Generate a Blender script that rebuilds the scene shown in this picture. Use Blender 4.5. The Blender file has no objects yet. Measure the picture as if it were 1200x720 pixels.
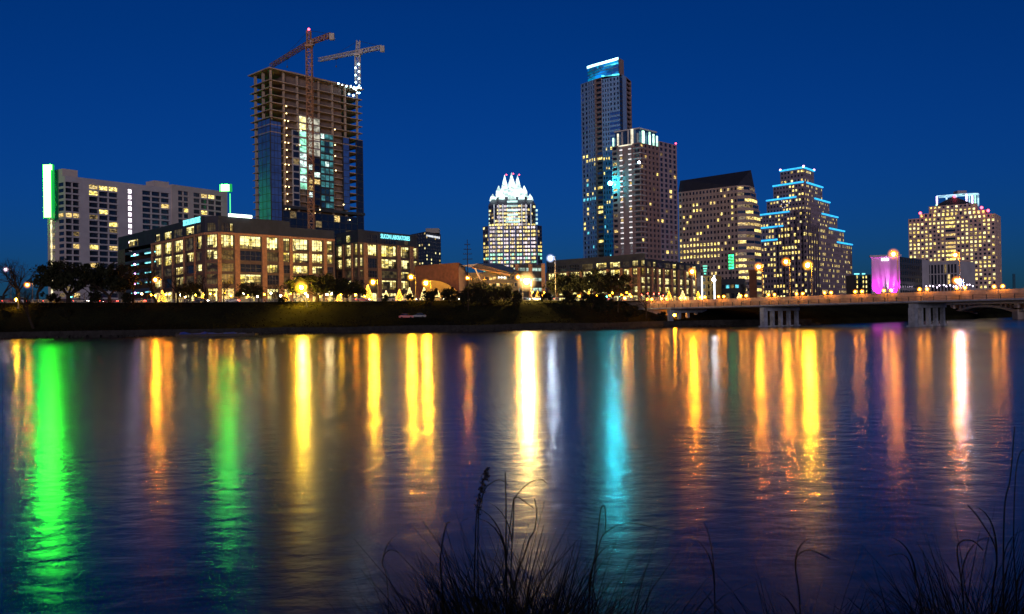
import bpy, bmesh, math, random
from mathutils import Vector, Matrix, Euler, noise
random.seed(11)
R = math.radians
SC = bpy.context.scene
COL = SC.collection

# ------------------------------------------------------------------ camera
F = 1039.0                       # focal length in pixels of a 1200 px wide frame
EYE = Vector((0, 0, 4.5))
ROLL, PITCH = R(0.9), math.atan(10 / F)
_f = Vector((0, math.cos(PITCH), math.sin(PITCH)))
_r0 = Vector((1, 0, 0)); _u0 = Vector((0, -math.sin(PITCH), math.cos(PITCH)))
_r = _r0 * math.cos(ROLL) - _u0 * math.sin(ROLL)
_u = _r0 * math.sin(ROLL) + _u0 * math.cos(ROLL)
cam = bpy.data.cameras.new('camera'); camo = bpy.data.objects.new('camera', cam); COL.objects.link(camo)
m3 = Matrix((_r, _u, -_f)).transposed()
camo.matrix_world = Matrix.Translation(EYE) @ m3.to_4x4()
cam.sensor_width = 36; cam.lens = 36 * F / 1200
cam.clip_start = 0.1; cam.clip_end = 30000
SC.camera = camo

# ------------------------------------------------------------------ sky, sun, exposure
SUN_EL, SUN_AZ = R(4), R(174)            # afterglow behind the camera
world = bpy.data.worlds.new('World'); SC.world = world; world.use_nodes = True
nt = world.node_tree; nt.nodes.clear()
sky = nt.nodes.new('ShaderNodeTexSky'); sky.sky_type = 'NISHITA'; sky.sun_disc = False
sky.sun_elevation = SUN_EL; sky.sun_rotation = SUN_AZ
sky.air_density = 1.0; sky.dust_density = 0.2; sky.ozone_density = 4.0
tint = nt.nodes.new('ShaderNodeMix'); tint.data_type = 'RGBA'; tint.blend_type = 'MULTIPLY'
tint.inputs[0].default_value = 1.0
tint.inputs[7].default_value = (0.004, 0.185, 0.52, 1)
bg = nt.nodes.new('ShaderNodeBackground'); bg.inputs[1].default_value = 0.15
wo = nt.nodes.new('ShaderNodeOutputWorld')
tc = nt.nodes.new('ShaderNodeTexCoord'); sx = nt.nodes.new('ShaderNodeSeparateXYZ'); ml = nt.nodes.new('ShaderNodeMapRange')
ml.inputs['From Min'].default_value = 0.0; ml.inputs['From Max'].default_value = 0.30
tm = nt.nodes.new('ShaderNodeMix'); tm.data_type = 'RGBA'; tm.inputs[6].default_value = (0.040, 0.182, 0.63, 1); tm.inputs[7].default_value = (0.004, 0.185, 0.52, 1)
nt.links.new(tc.outputs['Generated'], sx.inputs[0]); nt.links.new(sx.outputs[2], ml.inputs['Value']); nt.links.new(ml.outputs[0], tm.inputs[0]); nt.links.new(tm.outputs[2], tint.inputs[7])
nt.links.new(sky.outputs[0], tint.inputs[6]); hi = nt.nodes.new('ShaderNodeMapRange'); hi.inputs['From Min'].default_value = 0.32; hi.inputs['From Max'].default_value = 0.75
hi.inputs['To Min'].default_value = 1.0; hi.inputs['To Max'].default_value = 0.35      # night comes down from overhead
vm = nt.nodes.new('ShaderNodeVectorMath'); vm.operation = 'SCALE'
nt.links.new(sx.outputs[2], hi.inputs['Value']); nt.links.new(tint.outputs[2], vm.inputs[0]); nt.links.new(hi.outputs[0], vm.inputs['Scale']); nt.links.new(vm.outputs[0], bg.inputs[0])
nt.links.new(bg.outputs[0], wo.inputs[0])
sl = bpy.data.lights.new('sun', 'SUN'); sl.energy = 1.3; sl.angle = R(15); sl.color = (1.0, 0.83, 0.86)
so = bpy.data.objects.new('sun', sl); COL.objects.link(so)
_sd = Vector((math.sin(SUN_AZ) * math.cos(SUN_EL), math.cos(SUN_AZ) * math.cos(SUN_EL), math.sin(SUN_EL)))
so.rotation_euler = (-_sd).to_track_quat('-Z', 'Y').to_euler()
SC.view_settings.view_transform = 'Standard'; SC.view_settings.look = 'None'
SC.view_settings.exposure = 0.0; SC.view_settings.gamma = 1.0
SC.render.engine = 'CYCLES'
SC.cycles.use_denoising = True
SC.cycles.use_light_tree = True
SC.cycles.max_bounces = 5; SC.cycles.diffuse_bounces = 2; SC.cycles.glossy_bounces = 3
SC.cycles.sample_clamp_indirect = 6.0
SC.cycles.caustics_reflective = False; SC.cycles.caustics_refractive = False

def lerp(a, b, t): return a + (b - a) * t
# ------------------------------------------------------------------ pixel <-> place
def P(u, v, Y):
    d = _f + _r * ((u - 600) / F) + _u * ((360 - v) / F)
    return EYE + d * (Y / d.y)
def XY(u, Y, v=342):
    p = P(u, v, Y); return Vector((p.x, Y))
def Z(u, v, Y): return P(u, v, Y).z
def proj(p):
    d = Vector(p) - EYE; w = d.dot(_f)
    return 600 + F * d.dot(_r) / w, 360 - F * d.dot(_u) / w
def on_line(A, B, u, v=342):
    """fraction along plan segment A-B that shows at pixel column u"""
    lo, hi = -1.0, 2.5
    f = lambda t: proj((A.x + (B.x - A.x) * t, A.y + (B.y - A.y) * t, Z(u, v, 400)))[0] - u
    for _ in range(50):
        mid = (lo + hi) / 2
        if f(mid) < 0: lo = mid
        else: hi = mid
    return (lo + hi) / 2

# ------------------------------------------------------------------ materials
MATS = {}
def _new(name):
    m = bpy.data.materials.new(name); m.use_nodes = True; MATS[name] = m
    return m, m.node_tree, m.node_tree.nodes['Principled BSDF']
def mat(name, col, rough=0.7, metal=0.0, vary=0.25, scale=0.35, ior=1.45, spec=0.5):
    if name in MATS: return MATS[name]
    m, t, b = _new(name)
    b.inputs['Roughness'].default_value = rough; b.inputs['Metallic'].default_value = metal
    b.inputs['IOR'].default_value = ior; b.inputs['Specular IOR Level'].default_value = 0.03 if rough >= .8 and max(col) < .07 else spec
    if vary:
        g = t.nodes.new('ShaderNodeNewGeometry')
        n = t.nodes.new('ShaderNodeTexNoise'); n.inputs['Scale'].default_value = scale
        n.inputs['Detail'].default_value = 6; n.inputs['Roughness'].default_value = 0.65
        r = t.nodes.new('ShaderNodeValToRGB')
        r.color_ramp.elements[0].position = 0.3; r.color_ramp.elements[1].position = 0.7
        r.color_ramp.elements[0].color = (*[c * (1 - vary) for c in col], 1)
        r.color_ramp.elements[1].color = (*[min(1, c * (1 + vary)) for c in col], 1)
        t.links.new(g.outputs['Position'], n.inputs['Vector']); t.links.new(n.outputs[0], r.inputs[0])
        t.links.new(r.outputs[0], b.inputs['Base Color'])
    else:
        b.inputs['Base Color'].default_value = (*col, 1)
    return m
def lit(name, col, s, spread=0.0, scale=0.5, base=(0.02, 0.02, 0.02)):
    """something that gives off light: a lamp, a neon tube, a lit room behind a pane"""
    if name in MATS: return MATS[name]
    m, t, b = _new(name)
    b.inputs['Base Color'].default_value = (*base, 1); b.inputs['Roughness'].default_value = 0.3
    b.inputs['Emission Color'].default_value = (*col, 1); b.inputs['Emission Strength'].default_value = s
    if spread:
        g = t.nodes.new('ShaderNodeNewGeometry')
        mp = t.nodes.new('ShaderNodeMapping'); mp.inputs['Scale'].default_value = (1, 1, 1.6)
        n = t.nodes.new('ShaderNodeTexNoise'); n.inputs['Scale'].default_value = scale; n.inputs['Detail'].default_value = 3
        r = t.nodes.new('ShaderNodeMapRange')
        r.inputs['From Min'].default_value = 0.36; r.inputs['From Max'].default_value = 0.64
        r.inputs['To Min'].default_value = s * (1 - spread); r.inputs['To Max'].default_value = s * (1 + spread)
        t.links.new(g.outputs['Position'], mp.inputs[0]); t.links.new(mp.outputs[0], n.inputs['Vector'])
        # blocky cells stand for partitions, blinds and furniture against the lit room
        vo = t.nodes.new('ShaderNodeTexVoronoi'); vo.distance = 'CHEBYCHEV'; vo.inputs['Scale'].default_value = scale * 1.3
        sp = t.nodes.new('ShaderNodeSeparateColor'); t.links.new(mp.outputs[0], vo.inputs['Vector']); t.links.new(vo.outputs['Color'], sp.inputs[0])
        ad = t.nodes.new('ShaderNodeMath'); ad.operation = 'MULTIPLY_ADD'; ad.inputs[1].default_value = 0.30; ad.inputs[2].default_value = -0.15
        su = t.nodes.new('ShaderNodeMath'); su.operation = 'ADD'
        t.links.new(sp.outputs[0], ad.inputs[0]); t.links.new(ad.outputs[0], su.inputs[0]); t.links.new(n.outputs[0], su.inputs[1])
        t.links.new(su.outputs[0], r.inputs['Value']); t.links.new(r.outputs[0], b.inputs['Emission Strength'])
        cm = t.nodes.new('ShaderNodeMix'); cm.data_type = 'RGBA'; cm.inputs[6].default_value = (*col, 1)
        cm.inputs[7].default_value = (col[0], lerp(col[1], 1, .40), lerp(col[2], .8, .34), 1)
        t.links.new(sp.outputs[1], cm.inputs[0]); t.links.new(cm.outputs[2], b.inputs['Emission Color'])
    return m
mat('dark_glass', (0.012, 0.018, 0.035), 0.12, vary=0.3, scale=0.4, ior=1.7)
mat('blue_glass', (0.07, 0.17, 0.50), 0.40, metal=0.6, vary=0.3, scale=0.25)
mat('teal_glass', (0.05, 0.16, 0.22), 0.15, metal=0.6, vary=0.3, scale=0.3)
mat('frame_dark', (0.03, 0.03, 0.035), 0.5, vary=0.15)
mat('frame_pale', (0.35, 0.34, 0.36), 0.5, vary=0.15)
lit('room_bright', (1.0, 0.70, 0.09), 1.35, 0.75, 0.8)
lit('room_warm', (1.0, 0.62, 0.12), 0.75, 0.8, 0.8)
lit('room_dim', (1.0, 0.60, 0.16), 0.16, 0.9, 0.8)
lit('room_white', (1.0, 0.84, 0.26), 1.6, 0.45, 0.45)
lit('room_cool', (0.75, 1.0, 0.95), 1.2, 0.6, 0.5)
lit('room_green', (0.35, 1.0, 0.62), 1.1, 0.6, 0.4)
lit('room_cyan', (0.15, 0.75, 1.0), 0.9, 0.5, 0.5)
lit('room_office', (1.0, 0.72, 0.09), 0.85, 0.85, 0.5)
lit('room_low', (1.0, 0.64, 0.08), 0.32, 0.6, 0.6)
lit('room_office_dim', (1.0, 0.66, 0.16), 0.05, 1.0, 0.35)

# ------------------------------------------------------------------ mesh building
WLOC = {}
class MB:
    def __init__(self): self.v = []; self.f = []; self.m = []
    def face(self, pts, mi=0):
        n = len(self.v); self.v += [tuple(p) for p in pts]; self.f.append(tuple(range(n, n + len(pts)))); self.m.append(mi)
    def box(self, c, half, ux=(1, 0), mi=0):
        x = Vector((ux[0], ux[1], 0)).normalized(); y = Vector((-x.y, x.x, 0)); z = Vector((0, 0, 1)); c = Vector(c)
        x = x * half[0]; y = y * half[1]; z = z * half[2]
        self.hex([c - x - y - z, c + x - y - z, c + x + y - z, c - x + y - z, c - x - y + z, c + x - y + z, c + x + y + z, c - x + y + z], mi)
    def hex(self, p, mi=0):
        n = len(self.v); self.v += [tuple(q) for q in p]
        for q in ((0, 3, 2, 1), (4, 5, 6, 7), (0, 1, 5, 4), (1, 2, 6, 5), (2, 3, 7, 6), (3, 0, 4, 7)):
            self.f.append(tuple(n + k for k in q)); self.m.append(mi)
    def tube(self, p0, p1, r0, r1=None, n=6, mi=0, cap=True):
        p0 = Vector(p0); p1 = Vector(p1); r1 = r0 if r1 is None else r1
        d = (p1 - p0); d = d.normalized() if d.length > 1e-9 else Vector((0, 0, 1))
        a = d.cross(Vector((0, 0, 1)) if abs(d.z) < 0.9 else Vector((1, 0, 0))).normalized(); b = d.cross(a)
        k = len(self.v)
        for p, r in ((p0, r0), (p1, r1)):
            for i in range(n):
                t = 2 * math.pi * i / n; self.v.append(tuple(p + a * (r * math.cos(t)) + b * (r * math.sin(t))))
        for i in range(n):
            j = (i + 1) % n; self.f.append((k + i, k + n + i, k + n + j, k + j)); self.m.append(mi)
        if cap:
            self.f.append(tuple(k + i for i in range(n))); self.m.append(mi)
            self.f.append(tuple(k + n + i for i in reversed(range(n)))); self.m.append(mi)
    def ball(self, c, r, mi=0, nu=10, nv=6, sz=1.0):
        c = Vector(c); k = len(self.v)
        for j in range(1, nv):
            th = math.pi * j / nv
            for i in range(nu):
                ph = 2 * math.pi * i / nu
                self.v.append((c.x + r * math.sin(th) * math.cos(ph), c.y + r * math.sin(th) * math.sin(ph), c.z + r * sz * math.cos(th)))
        top = len(self.v); self.v.append((c.x, c.y, c.z + r * sz)); self.v.append((c.x, c.y, c.z - r * sz))
        for j in range(nv - 2):
            for i in range(nu):
                i2 = (i + 1) % nu
                self.f.append((k + j * nu + i, k + (j + 1) * nu + i, k + (j + 1) * nu + i2, k + j * nu + i2)); self.m.append(mi)
        for i in range(nu):
            i2 = (i + 1) % nu
            self.f.append((top, k + i, k + i2)); self.m.append(mi)
            b0 = k + (nv - 2) * nu
            self.f.append((top + 1, b0 + i2, b0 + i)); self.m.append(mi)
    def prism(self, poly, z0, z1, mi=0, top=True, bottom=False, sides=None):
        """poly: plan points counter-clockwise seen from above"""
        n = len(poly)
        for i in range(n):
            if sides is not None and i not in sides: continue
            a = poly[i]; b = poly[(i + 1) % n]
            self.face([(a[0], a[1], z0), (b[0], b[1], z0), (b[0], b[1], z1), (a[0], a[1], z1)], mi)
        if top: self.face([(p[0], p[1], z1) for p in poly], mi)
        if bottom: self.face([(p[0], p[1], z0) for p in reversed(poly)], mi)
    def build(self, name, mats, parent=None, smooth=False):
        if not isinstance(mats, (list, tuple)): mats = [mats]
        off = WLOC.get(parent.name, Vector((0, 0, 0))) if parent else Vector((0, 0, 0))
        me = bpy.data.meshes.new(name)
        me.from_pydata([(x - off.x, y - off.y, z - off.z) for x, y, z in self.v], [], self.f)
        for q in mats: me.materials.append(MATS[q] if isinstance(q, str) else q)
        me.polygons.foreach_set('material_index', self.m)
        if smooth: me.polygons.foreach_set('use_smooth', [True] * len(self.f))
        me.update()
        o = bpy.data.objects.new(name, me); COL.objects.link(o)
        if parent: o.parent = parent; WLOC[o.name] = off
        else: WLOC[o.name] = Vector((0, 0, 0))
        return o
    def build_at(self, name, mats, loc, smooth=False):
        """a one-mesh thing whose origin sits at loc"""
        loc = Vector(loc); self.v = [(x - loc.x, y - loc.y, z - loc.z) for x, y, z in self.v]
        o = self.build(name, mats, None, smooth); o.location = loc; WLOC[o.name] = loc
        return o
def tag(o, label, cat, group=None, kind=None):
    if label: o['label'] = label
    if cat: o['category'] = cat
    if group: o['group'] = group
    if kind: o['kind'] = kind
    return o
def structure(o): o['kind'] = 'structure'; return o
def thing(name, label, cat, loc, group=None):
    o = bpy.data.objects.new(name, None); COL.objects.link(o); o.location = loc; o.empty_display_size = 0.5
    WLOC[o.name] = Vector(loc)
    return tag(o, label, cat, group)
def dup(root, loc, rz=0.0, sc=None, label=None):
    """a copy of a thing with its parts and sub-parts"""
    r = root.copy(); COL.objects.link(r); r.location = loc; r.rotation_euler = (0, 0, rz)
    if sc: r.scale = (sc, sc, sc) if not isinstance(sc, (tuple, list)) else sc
    if label: r['label'] = label
    def rec(a, b):
        for ch in list(a.children):
            c = ch.copy(); COL.objects.link(c); c.parent = b; rec(ch, c)
    rec(root, r)
    return r

# ------------------------------------------------------------------ facades and windows
def facade(mb, A, B, z0, z1, cols, rows, wf=0.6, hf=0.55, rec=0.3, mi=0, side=''):
    """wall from plan point A (left) to B (right) with real openings; returns the openings"""
    A = Vector(A[:2]); B = Vector(B[:2]); d = B - A; L = d.length; d = d / L; n = Vector((d.y, -d.x))
    if isinstance(cols, int): cols = [((i + .5 - wf / 2) / cols, (i + .5 + wf / 2) / cols) for i in range(cols)]
    if isinstance(rows, int):
        h = (z1 - z0) / rows; rows = [(z0 + h * (j + .5 - hf / 2), z0 + h * (j + .5 + hf / 2)) for j in range(rows)]
    q = lambda f, z, r=0.0: (A.x + d.x * L * f - n.x * r, A.y + d.y * L * f - n.y * r, z)
    cells = []; prev = z0
    for j, (a, b) in enumerate(rows):
        if a > prev + 1e-4: mb.face([q(0, prev), q(1, prev), q(1, a), q(0, a)], mi)
        pf = 0.0
        for i, (f0, f1) in enumerate(cols):
            if f0 > pf + 1e-5: mb.face([q(pf, a), q(f0, a), q(f0, b), q(pf, b)], mi)
            mb.face([q(f0, a), q(f1, a), q(f1, a, rec), q(f0, a, rec)], mi)
            mb.face([q(f0, b, rec), q(f1, b, rec), q(f1, b), q(f0, b)], mi)
            mb.face([q(f0, a), q(f0, a, rec), q(f0, b, rec), q(f0, b)], mi)
            mb.face([q(f1, a, rec), q(f1, a), q(f1, b), q(f1, b, rec)], mi)
            fm = (f0 + f1) / 2
            cells.append(dict(c=Vector(q(fm, (a + b) / 2, rec)), w=(f1 - f0) * L, h=b - a, rz=math.atan2(d.y, d.x), i=i, j=j,
                              nc=len(cols), nr=len(rows), side=side, n=n))
            pf = f1
        if pf < 1 - 1e-5: mb.face([q(pf, a), q(1, a), q(1, b), q(pf, b)], mi)
        prev = b
    if z1 > prev + 1e-4: mb.face([q(0, prev), q(1, prev), q(1, z1), q(0, z1)], mi)
    return cells
def _pane(mb, w, h, bars, X=None):
    X = X or (lambda p: p)
    x, z = w / 2, h / 2
    mb.face([X((-x, 0, -z)), X((x, 0, -z)), X((x, 0, z)), X((-x, 0, z))], 0)
    if bars:
        nx, nz, t = bars
        segs = [(-x + w * k / (nx + 1), 0, t / 2, z) for k in range(1, nx + 1)] + [(0, -z + h * k / (nz + 1), x, t / 2) for k in range(1, nz + 1)]
        for k, (cx, cz, hx, hz) in enumerate(segs):
            dpt = 0.08 if k < nx else 0.06
            p = [X((cx + sx * hx, sy, cz + sz * hz)) for sz in (-1, 1) for sx, sy in ((-1, -dpt), (1, -dpt), (1, 0.02), (-1, 0.02))]
            mb.hex(p, 1)
WMESH = {}
def _room(mb, w, h, bright, rng, X=None):
    """what shows of a lit room behind the glass: ceiling light, partitions, blinds, furniture"""
    X = X or (lambda p: p)
    x = -w / 2; n = rng.randint(2, 3) if w < 4 else rng.randint(4, 7)
    cuts = sorted(rng.uniform(.12, .88) for _ in range(n - 1)); cuts = [0] + cuts + [1]
    top = h * rng.uniform(.12, .2)
    for a, b in zip(cuts, cuts[1:]):
        x0, x1 = -w / 2 + a * w, -w / 2 + b * w; y = rng.uniform(.35, .6); z = -h / 2; desk = h * rng.uniform(.1, .34)
        lev = rng.choice((2, 2, 2, 3, 3) if bright else (2, 3, 3, 4, 4, 5))
        for z0, z1, m in ((z, z + desk, rng.choice((4, 5, 3) if bright else (4, 5, 5))), (z + desk, h / 2 - top, lev), (h / 2 - top, h / 2, 2 if rng.random() < .75 else 3)):
            mb.face([X((x0, y, z0)), X((x1, y, z0)), X((x1, y, z1)), X((x0, y, z1))], m)
    mb.face([X((-w / 2, .62, -h / 2)), X((w / 2, .62, -h / 2)), X((w / 2, .62, h / 2)), X((-w / 2, .62, h / 2))], 4)
ROOMS = ['room_white', 'room_office', 'room_low', 'room_office_dim']
def windows(root, cells, choose, bars=None, frame='frame_dark', limit=100, vmax=345, hidden=None, name='window', rooms=False):
    vis = []; rest = []
    for c in cells:
        c['mat'] = choose(c)
        u, v = proj(c['c'])
        ang = abs(c['n'].dot((Vector((0, 0)) - c['c'].xy).normalized()))
        area = c['w'] * c['h'] * max(ang, 0.02) / c['c'].y ** 2
        ok = v < vmax and -5 < u < 1205 and not (hidden and hidden(u, v))
        vis.append((0 if ok else 1, -area, random.random(), c))
    vis.sort(key=lambda q: q[:3])
    first = [q[3] for q in vis[:limit]]; rest = [q[3] for q in vis[limit:]]
    off = WLOC[root.name]
    for c in first:
        deep = rooms and c['mat'] in ('room_white', 'room_office')
        key = (round(c['w'], 2), round(c['h'], 2), c['mat'], bars, frame, random.randint(0, 5) if deep else -1)
        if key not in WMESH:
            mb = MB(); _pane(mb, key[0], key[1], bars)
            if deep:
                mb.f.pop(0); mb.m.pop(0); _room(mb, key[0], key[1], c['mat'] == 'room_white', random.Random(str(key)))
            me = bpy.data.meshes.new(name); me.from_pydata(mb.v, [], mb.f)
            me.materials.append(MATS[c['mat']]); me.materials.append(MATS[frame])
            for q_ in (ROOMS if deep else ()): me.materials.append(MATS[q_])
            me.polygons.foreach_set('material_index', mb.m)
            WMESH[key] = me
        o = bpy.data.objects.new(name, WMESH[key]); COL.objects.link(o); o.parent = root
        o.location = c['c'] - off; o.rotation_euler = (0, 0, c['rz'])
    if rest:
        keys = sorted(set(c['mat'] for c in rest)); mb = MB()
        for c in rest:
            co, si = math.cos(c['rz']), math.sin(c['rz']); cc = c['c']
            X = lambda p: (cc.x + co * p[0] - si * p[1], cc.y + si * p[0] + co * p[1], cc.z + p[2])
            k0 = len(mb.m); _pane(mb, c['w'], c['h'], bars, X)
            for k in range(k0, len(mb.m)): mb.m[k] = keys.index(c['mat']) if mb.m[k] == 0 else len(keys)
        o = mb.build(name, keys + [frame], root); o['kind'] = 'stuff'
def pick(rng, table):
    """table: [(probability, material), ...], the last one takes the rest"""
    x = rng.random()
    for p, k in table:
        if x < p: return k
        x -= p
    return table[-1][1]
def runs(c, seed, ki=.33, kj=1.9):
    """0..1, alike along a floor for a few windows: offices are lit in runs, not one by one"""
    return .5 + .5 * noise.noise((c['i'] * ki + seed * 7.3, c['j'] * kj + seed * 3.1, ord(c['side'][0]) * 1.7 if c['side'] else 0.0)) * 1.6
def beacon(mb, p, r=0.7): mb.ball(p, r, 0, 8, 5)
lit('red_beacon', (1.0, 0.06, 0.10), 9.0)
# ------------------------------------------------------------------ setting: ground, water, road
def gz(x):
    """height of the street level along the north shore"""
    pts = [(-3000, 11.6), (-190, 11.6), (-120, 10.6), (-40, 9.8), (0, 9.5), (25, 8.9), (60, 8.4), (3000, 8.4)]
    for (a, za), (b, zb) in zip(pts, pts[1:]):
        if x <= b: return lerp(za, zb, max(0, (x - a) / (b - a)))
    return 8.4
def shore(x):
    s = 262 + 2.5 * noise.noise((x * 0.02, 3.1, 0)) + 1.0 * noise.noise((x * 0.09, 1.1, 0))
    if x > 22: s += min(22, (x - 22) * .8)
    if x > 95: s += min(150, (x - 95) * 0.95)
    return s
def bank_z(x, y):
    s = shore(x); t = y - s; top = gz(x)
    if t < -3: return -2.0
    if t < 0: return lerp(-2.0, -0.2, (t + 3) / 3)
    prof = [(0, -0.2), (0.6, 1.7), (3.5, 2.3), (9, 3.6), (17, top - 2.2), (24, top - 0.2), (26, top)]
    for (a, za), (b, zb) in zip(prof, prof[1:]):
        if t <= b:
            z = lerp(za, zb, (t - a) / (b - a))
            return z + (0.5 * noise.noise((x * 0.06, y * 0.12, 7)) + .25 * noise.noise((x * .25, y * .3, 2))) * min(1, t / 3) * max(0, min(1, (26 - t) / 5))
    return top
def near_z(x, y):
    base = 2.75 + 0.15 * noise.noise((x * 0.4, y * 0.4, 0)) + 0.10 * noise.noise((x * 1.7, y * 1.7, 4))
    if y < 2.5: return base
    if y < 12: return lerp(base, -1.2, (y - 2.5) / 9.5)
    return lerp(-1.2, -2.0, min(1, (y - 12) / 20))
def ground_z(x, y): return near_z(x, y) if y < 60 else bank_z(x, y)
m, t, b = _new('ground_grass')
g = t.nodes.new('ShaderNodeNewGeometry'); n1 = t.nodes.new('ShaderNodeTexNoise'); n1.inputs['Scale'].default_value = 0.12; n1.inputs['Detail'].default_value = 8
n2 = t.nodes.new('ShaderNodeTexNoise'); n2.inputs['Scale'].default_value = 1.6; n2.inputs['Detail'].default_value = 6
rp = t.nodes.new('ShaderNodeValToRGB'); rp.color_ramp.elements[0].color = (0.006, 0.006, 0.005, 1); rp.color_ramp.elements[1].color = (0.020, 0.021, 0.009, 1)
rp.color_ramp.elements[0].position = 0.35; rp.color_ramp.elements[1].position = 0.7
ad = t.nodes.new('ShaderNodeMath'); ad.operation = 'MULTIPLY_ADD'; ad.inputs[1].default_value = 0.5
t.links.new(g.outputs['Position'], n1.inputs['Vector']); t.links.new(g.outputs['Position'], n2.inputs['Vector'])
t.links.new(n2.outputs[0], ad.inputs[0]); hm = t.nodes.new('ShaderNodeMath'); hm.operation = 'MULTIPLY'; hm.inputs[1].default_value = 0.5
t.links.new(n1.outputs[0], hm.inputs[0]); t.links.new(hm.outputs[0], ad.inputs[2]); t.links.new(ad.outputs[0], rp.inputs[0])
t.links.new(rp.outputs[0], b.inputs['Base Color']); b.inputs['Roughness'].default_value = 1.0
b.inputs['Specular IOR Level'].default_value = 0.0
bm_ = t.nodes.new('ShaderNodeBump'); bm_.inputs['Strength'].default_value = 0.6; bm_.inputs['Distance'].default_value = 0.3
t.links.new(n2.outputs[0], bm_.inputs['Height']); t.links.new(bm_.outputs[0], b.inputs['Normal'])

xs = [-9000, -3000, -1200, -700, -450] + [-360 + 6 * i for i in range(127)] + [450, 700, 1200, 3000, 9000]
tl = [-3, 0, 0.6, 1.8, 3.5, 6, 9, 12, 15, 17, 20, 22, 24, 26]
ys_near = [-3000, -200, -40, -12, -6, -3, -1, 0, 1, 2, 2.5, 3.2, 4, 5, 6, 7, 8, 9, 10.5, 12, 20, 40, 120, 230]
gm = MB(); rowsv = []
for x in xs:
    col = [(x, y, near_z(x, y) if y < 60 else -2.0) for y in ys_near]
    s = shore(x)
    col += [(x, s + tt, bank_z(x, s + tt)) for tt in tl]
    col += [(x, s + d, gz(x)) for d in (60, 150, 400, 900, 2000, 5000, 14000)]
    rowsv.append(col)
nr = len(rowsv[0]); gm.v = [p for c in rowsv for p in c]
for i in range(len(xs) - 1):
    for j in range(nr - 1):
        gm.f.append((i * nr + j, (i + 1) * nr + j, (i + 1) * nr + j + 1, i * nr + j + 1)); gm.m.append(0)
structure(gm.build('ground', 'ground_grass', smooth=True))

# water: long-exposure lake, smooth at the scale of a wave, so mostly a rough mirror with fine ripple
m, t, b = _new('lake_water')
b.inputs['Base Color'].default_value = (0.0015, 0.003, 0.009, 1)
b.inputs['IOR'].default_value = 1.333
g = t.nodes.new('ShaderNodeNewGeometry')
mp = t.nodes.new('ShaderNodeMapping'); mp.inputs['Scale'].default_value = (0.85, 1.1, 1)
na = t.nodes.new('ShaderNodeTexNoise'); na.inputs['Scale'].default_value = 1.0; na.inputs['Detail'].default_value = 9; na.inputs['Roughness'].default_value = 0.52
mp2 = t.nodes.new('ShaderNodeMapping'); mp2.inputs['Scale'].default_value = (0.02, 0.06, 1)
nb = t.nodes.new('ShaderNodeTexNoise'); nb.inputs['Scale'].default_value = 1.0; nb.inputs['Detail'].default_value = 3
t.links.new(g.outputs['Position'], mp.inputs[0]); t.links.new(mp.outputs[0], na.inputs['Vector'])
t.links.new(g.outputs['Position'], mp2.inputs[0]); t.links.new(mp2.outputs[0], nb.inputs['Vector'])
bp = t.nodes.new('ShaderNodeBump'); bp.inputs['Strength'].default_value = 1.0; bp.inputs['Distance'].default_value = 0.026
t.links.new(na.outputs[0], bp.inputs['Height']); t.links.new(bp.outputs[0], b.inputs['Normal'])
mr = t.nodes.new('ShaderNodeMapRange'); mr.inputs['From Min'].default_value = 0.35; mr.inputs['From Max'].default_value = 0.65
mr.inputs['To Min'].default_value = 0.17; mr.inputs['To Max'].default_value = 0.19
t.links.new(nb.outputs[0], mr.inputs['Value']); t.links.new(mr.outputs[0], b.inputs['Roughness'])
wm = MB()
wx = [-6000, -1500, -400, 0, 400, 1500, 6000]; wy = [4, 12, 40, 120, 262, 480]
for i in range(len(wx) - 1):
    for j in range(len(wy) - 1):
        wm.face([(wx[i], wy[j], 0), (wx[i + 1], wy[j], 0), (wx[i + 1], wy[j + 1], 0), (wx[i], wy[j + 1], 0)])
structure(wm.build('water', 'lake_water'))

# road along the shore with kerbs and lane lines
mat('asphalt', (0.05, 0.05, 0.052), 0.8, vary=0.25, scale=0.8); mat('concrete', (0.33, 0.31, 0.29), 0.8, vary=0.2, scale=0.6)
mat('road_paint', (0.75, 0.75, 0.72), 0.6, vary=0.1)
XR = [-700, -450, -300, -190, -155, -120, -80, -40, -20, 0, 12, 25, 42, 60]
def strip(y0, y1, dz, xr=XR):
    mb = MB()
    for a, c in zip(xr, xr[1:]):
        mb.face([(a, y0, gz(a) + dz), (c, y0, gz(c) + dz), (c, y1, gz(c) + dz), (a, y1, gz(a) + dz)])
    return mb
structure(strip(293, 309, 0.02).build('road', 'asphalt'))
def kerb_run(y0, y1):
    mb = MB()
    for a, c in zip(XR, XR[1:]):
        mb.hex([(a, y0, gz(a)), (c, y0, gz(c)), (c, y1, gz(c)), (a, y1, gz(a)), (a, y0, gz(a) + .15), (c, y0, gz(c) + .15), (c, y1, gz(c) + .15), (a, y1, gz(a) + .15)])
    return mb
structure(kerb_run(291.2, 292.99).build('pavement', 'concrete')); structure(kerb_run(309.01, 314).build('pavement', 'concrete'))
mk = MB(); x = -300
while x < 55:
    for y in (297, 305): mk.face([(x, y - .07, gz(x) + .026), (x + 3, y - .07, gz(x + 3) + .026), (x + 3, y + .07, gz(x + 3) + .026), (x, y + .07, gz(x) + .026)])
    x += 9
structure(mk.build('lane_markings', 'road_paint'))
def box_range(x0, x1, step):
    x = x0
    while x < x1: yield x; x += step
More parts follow.
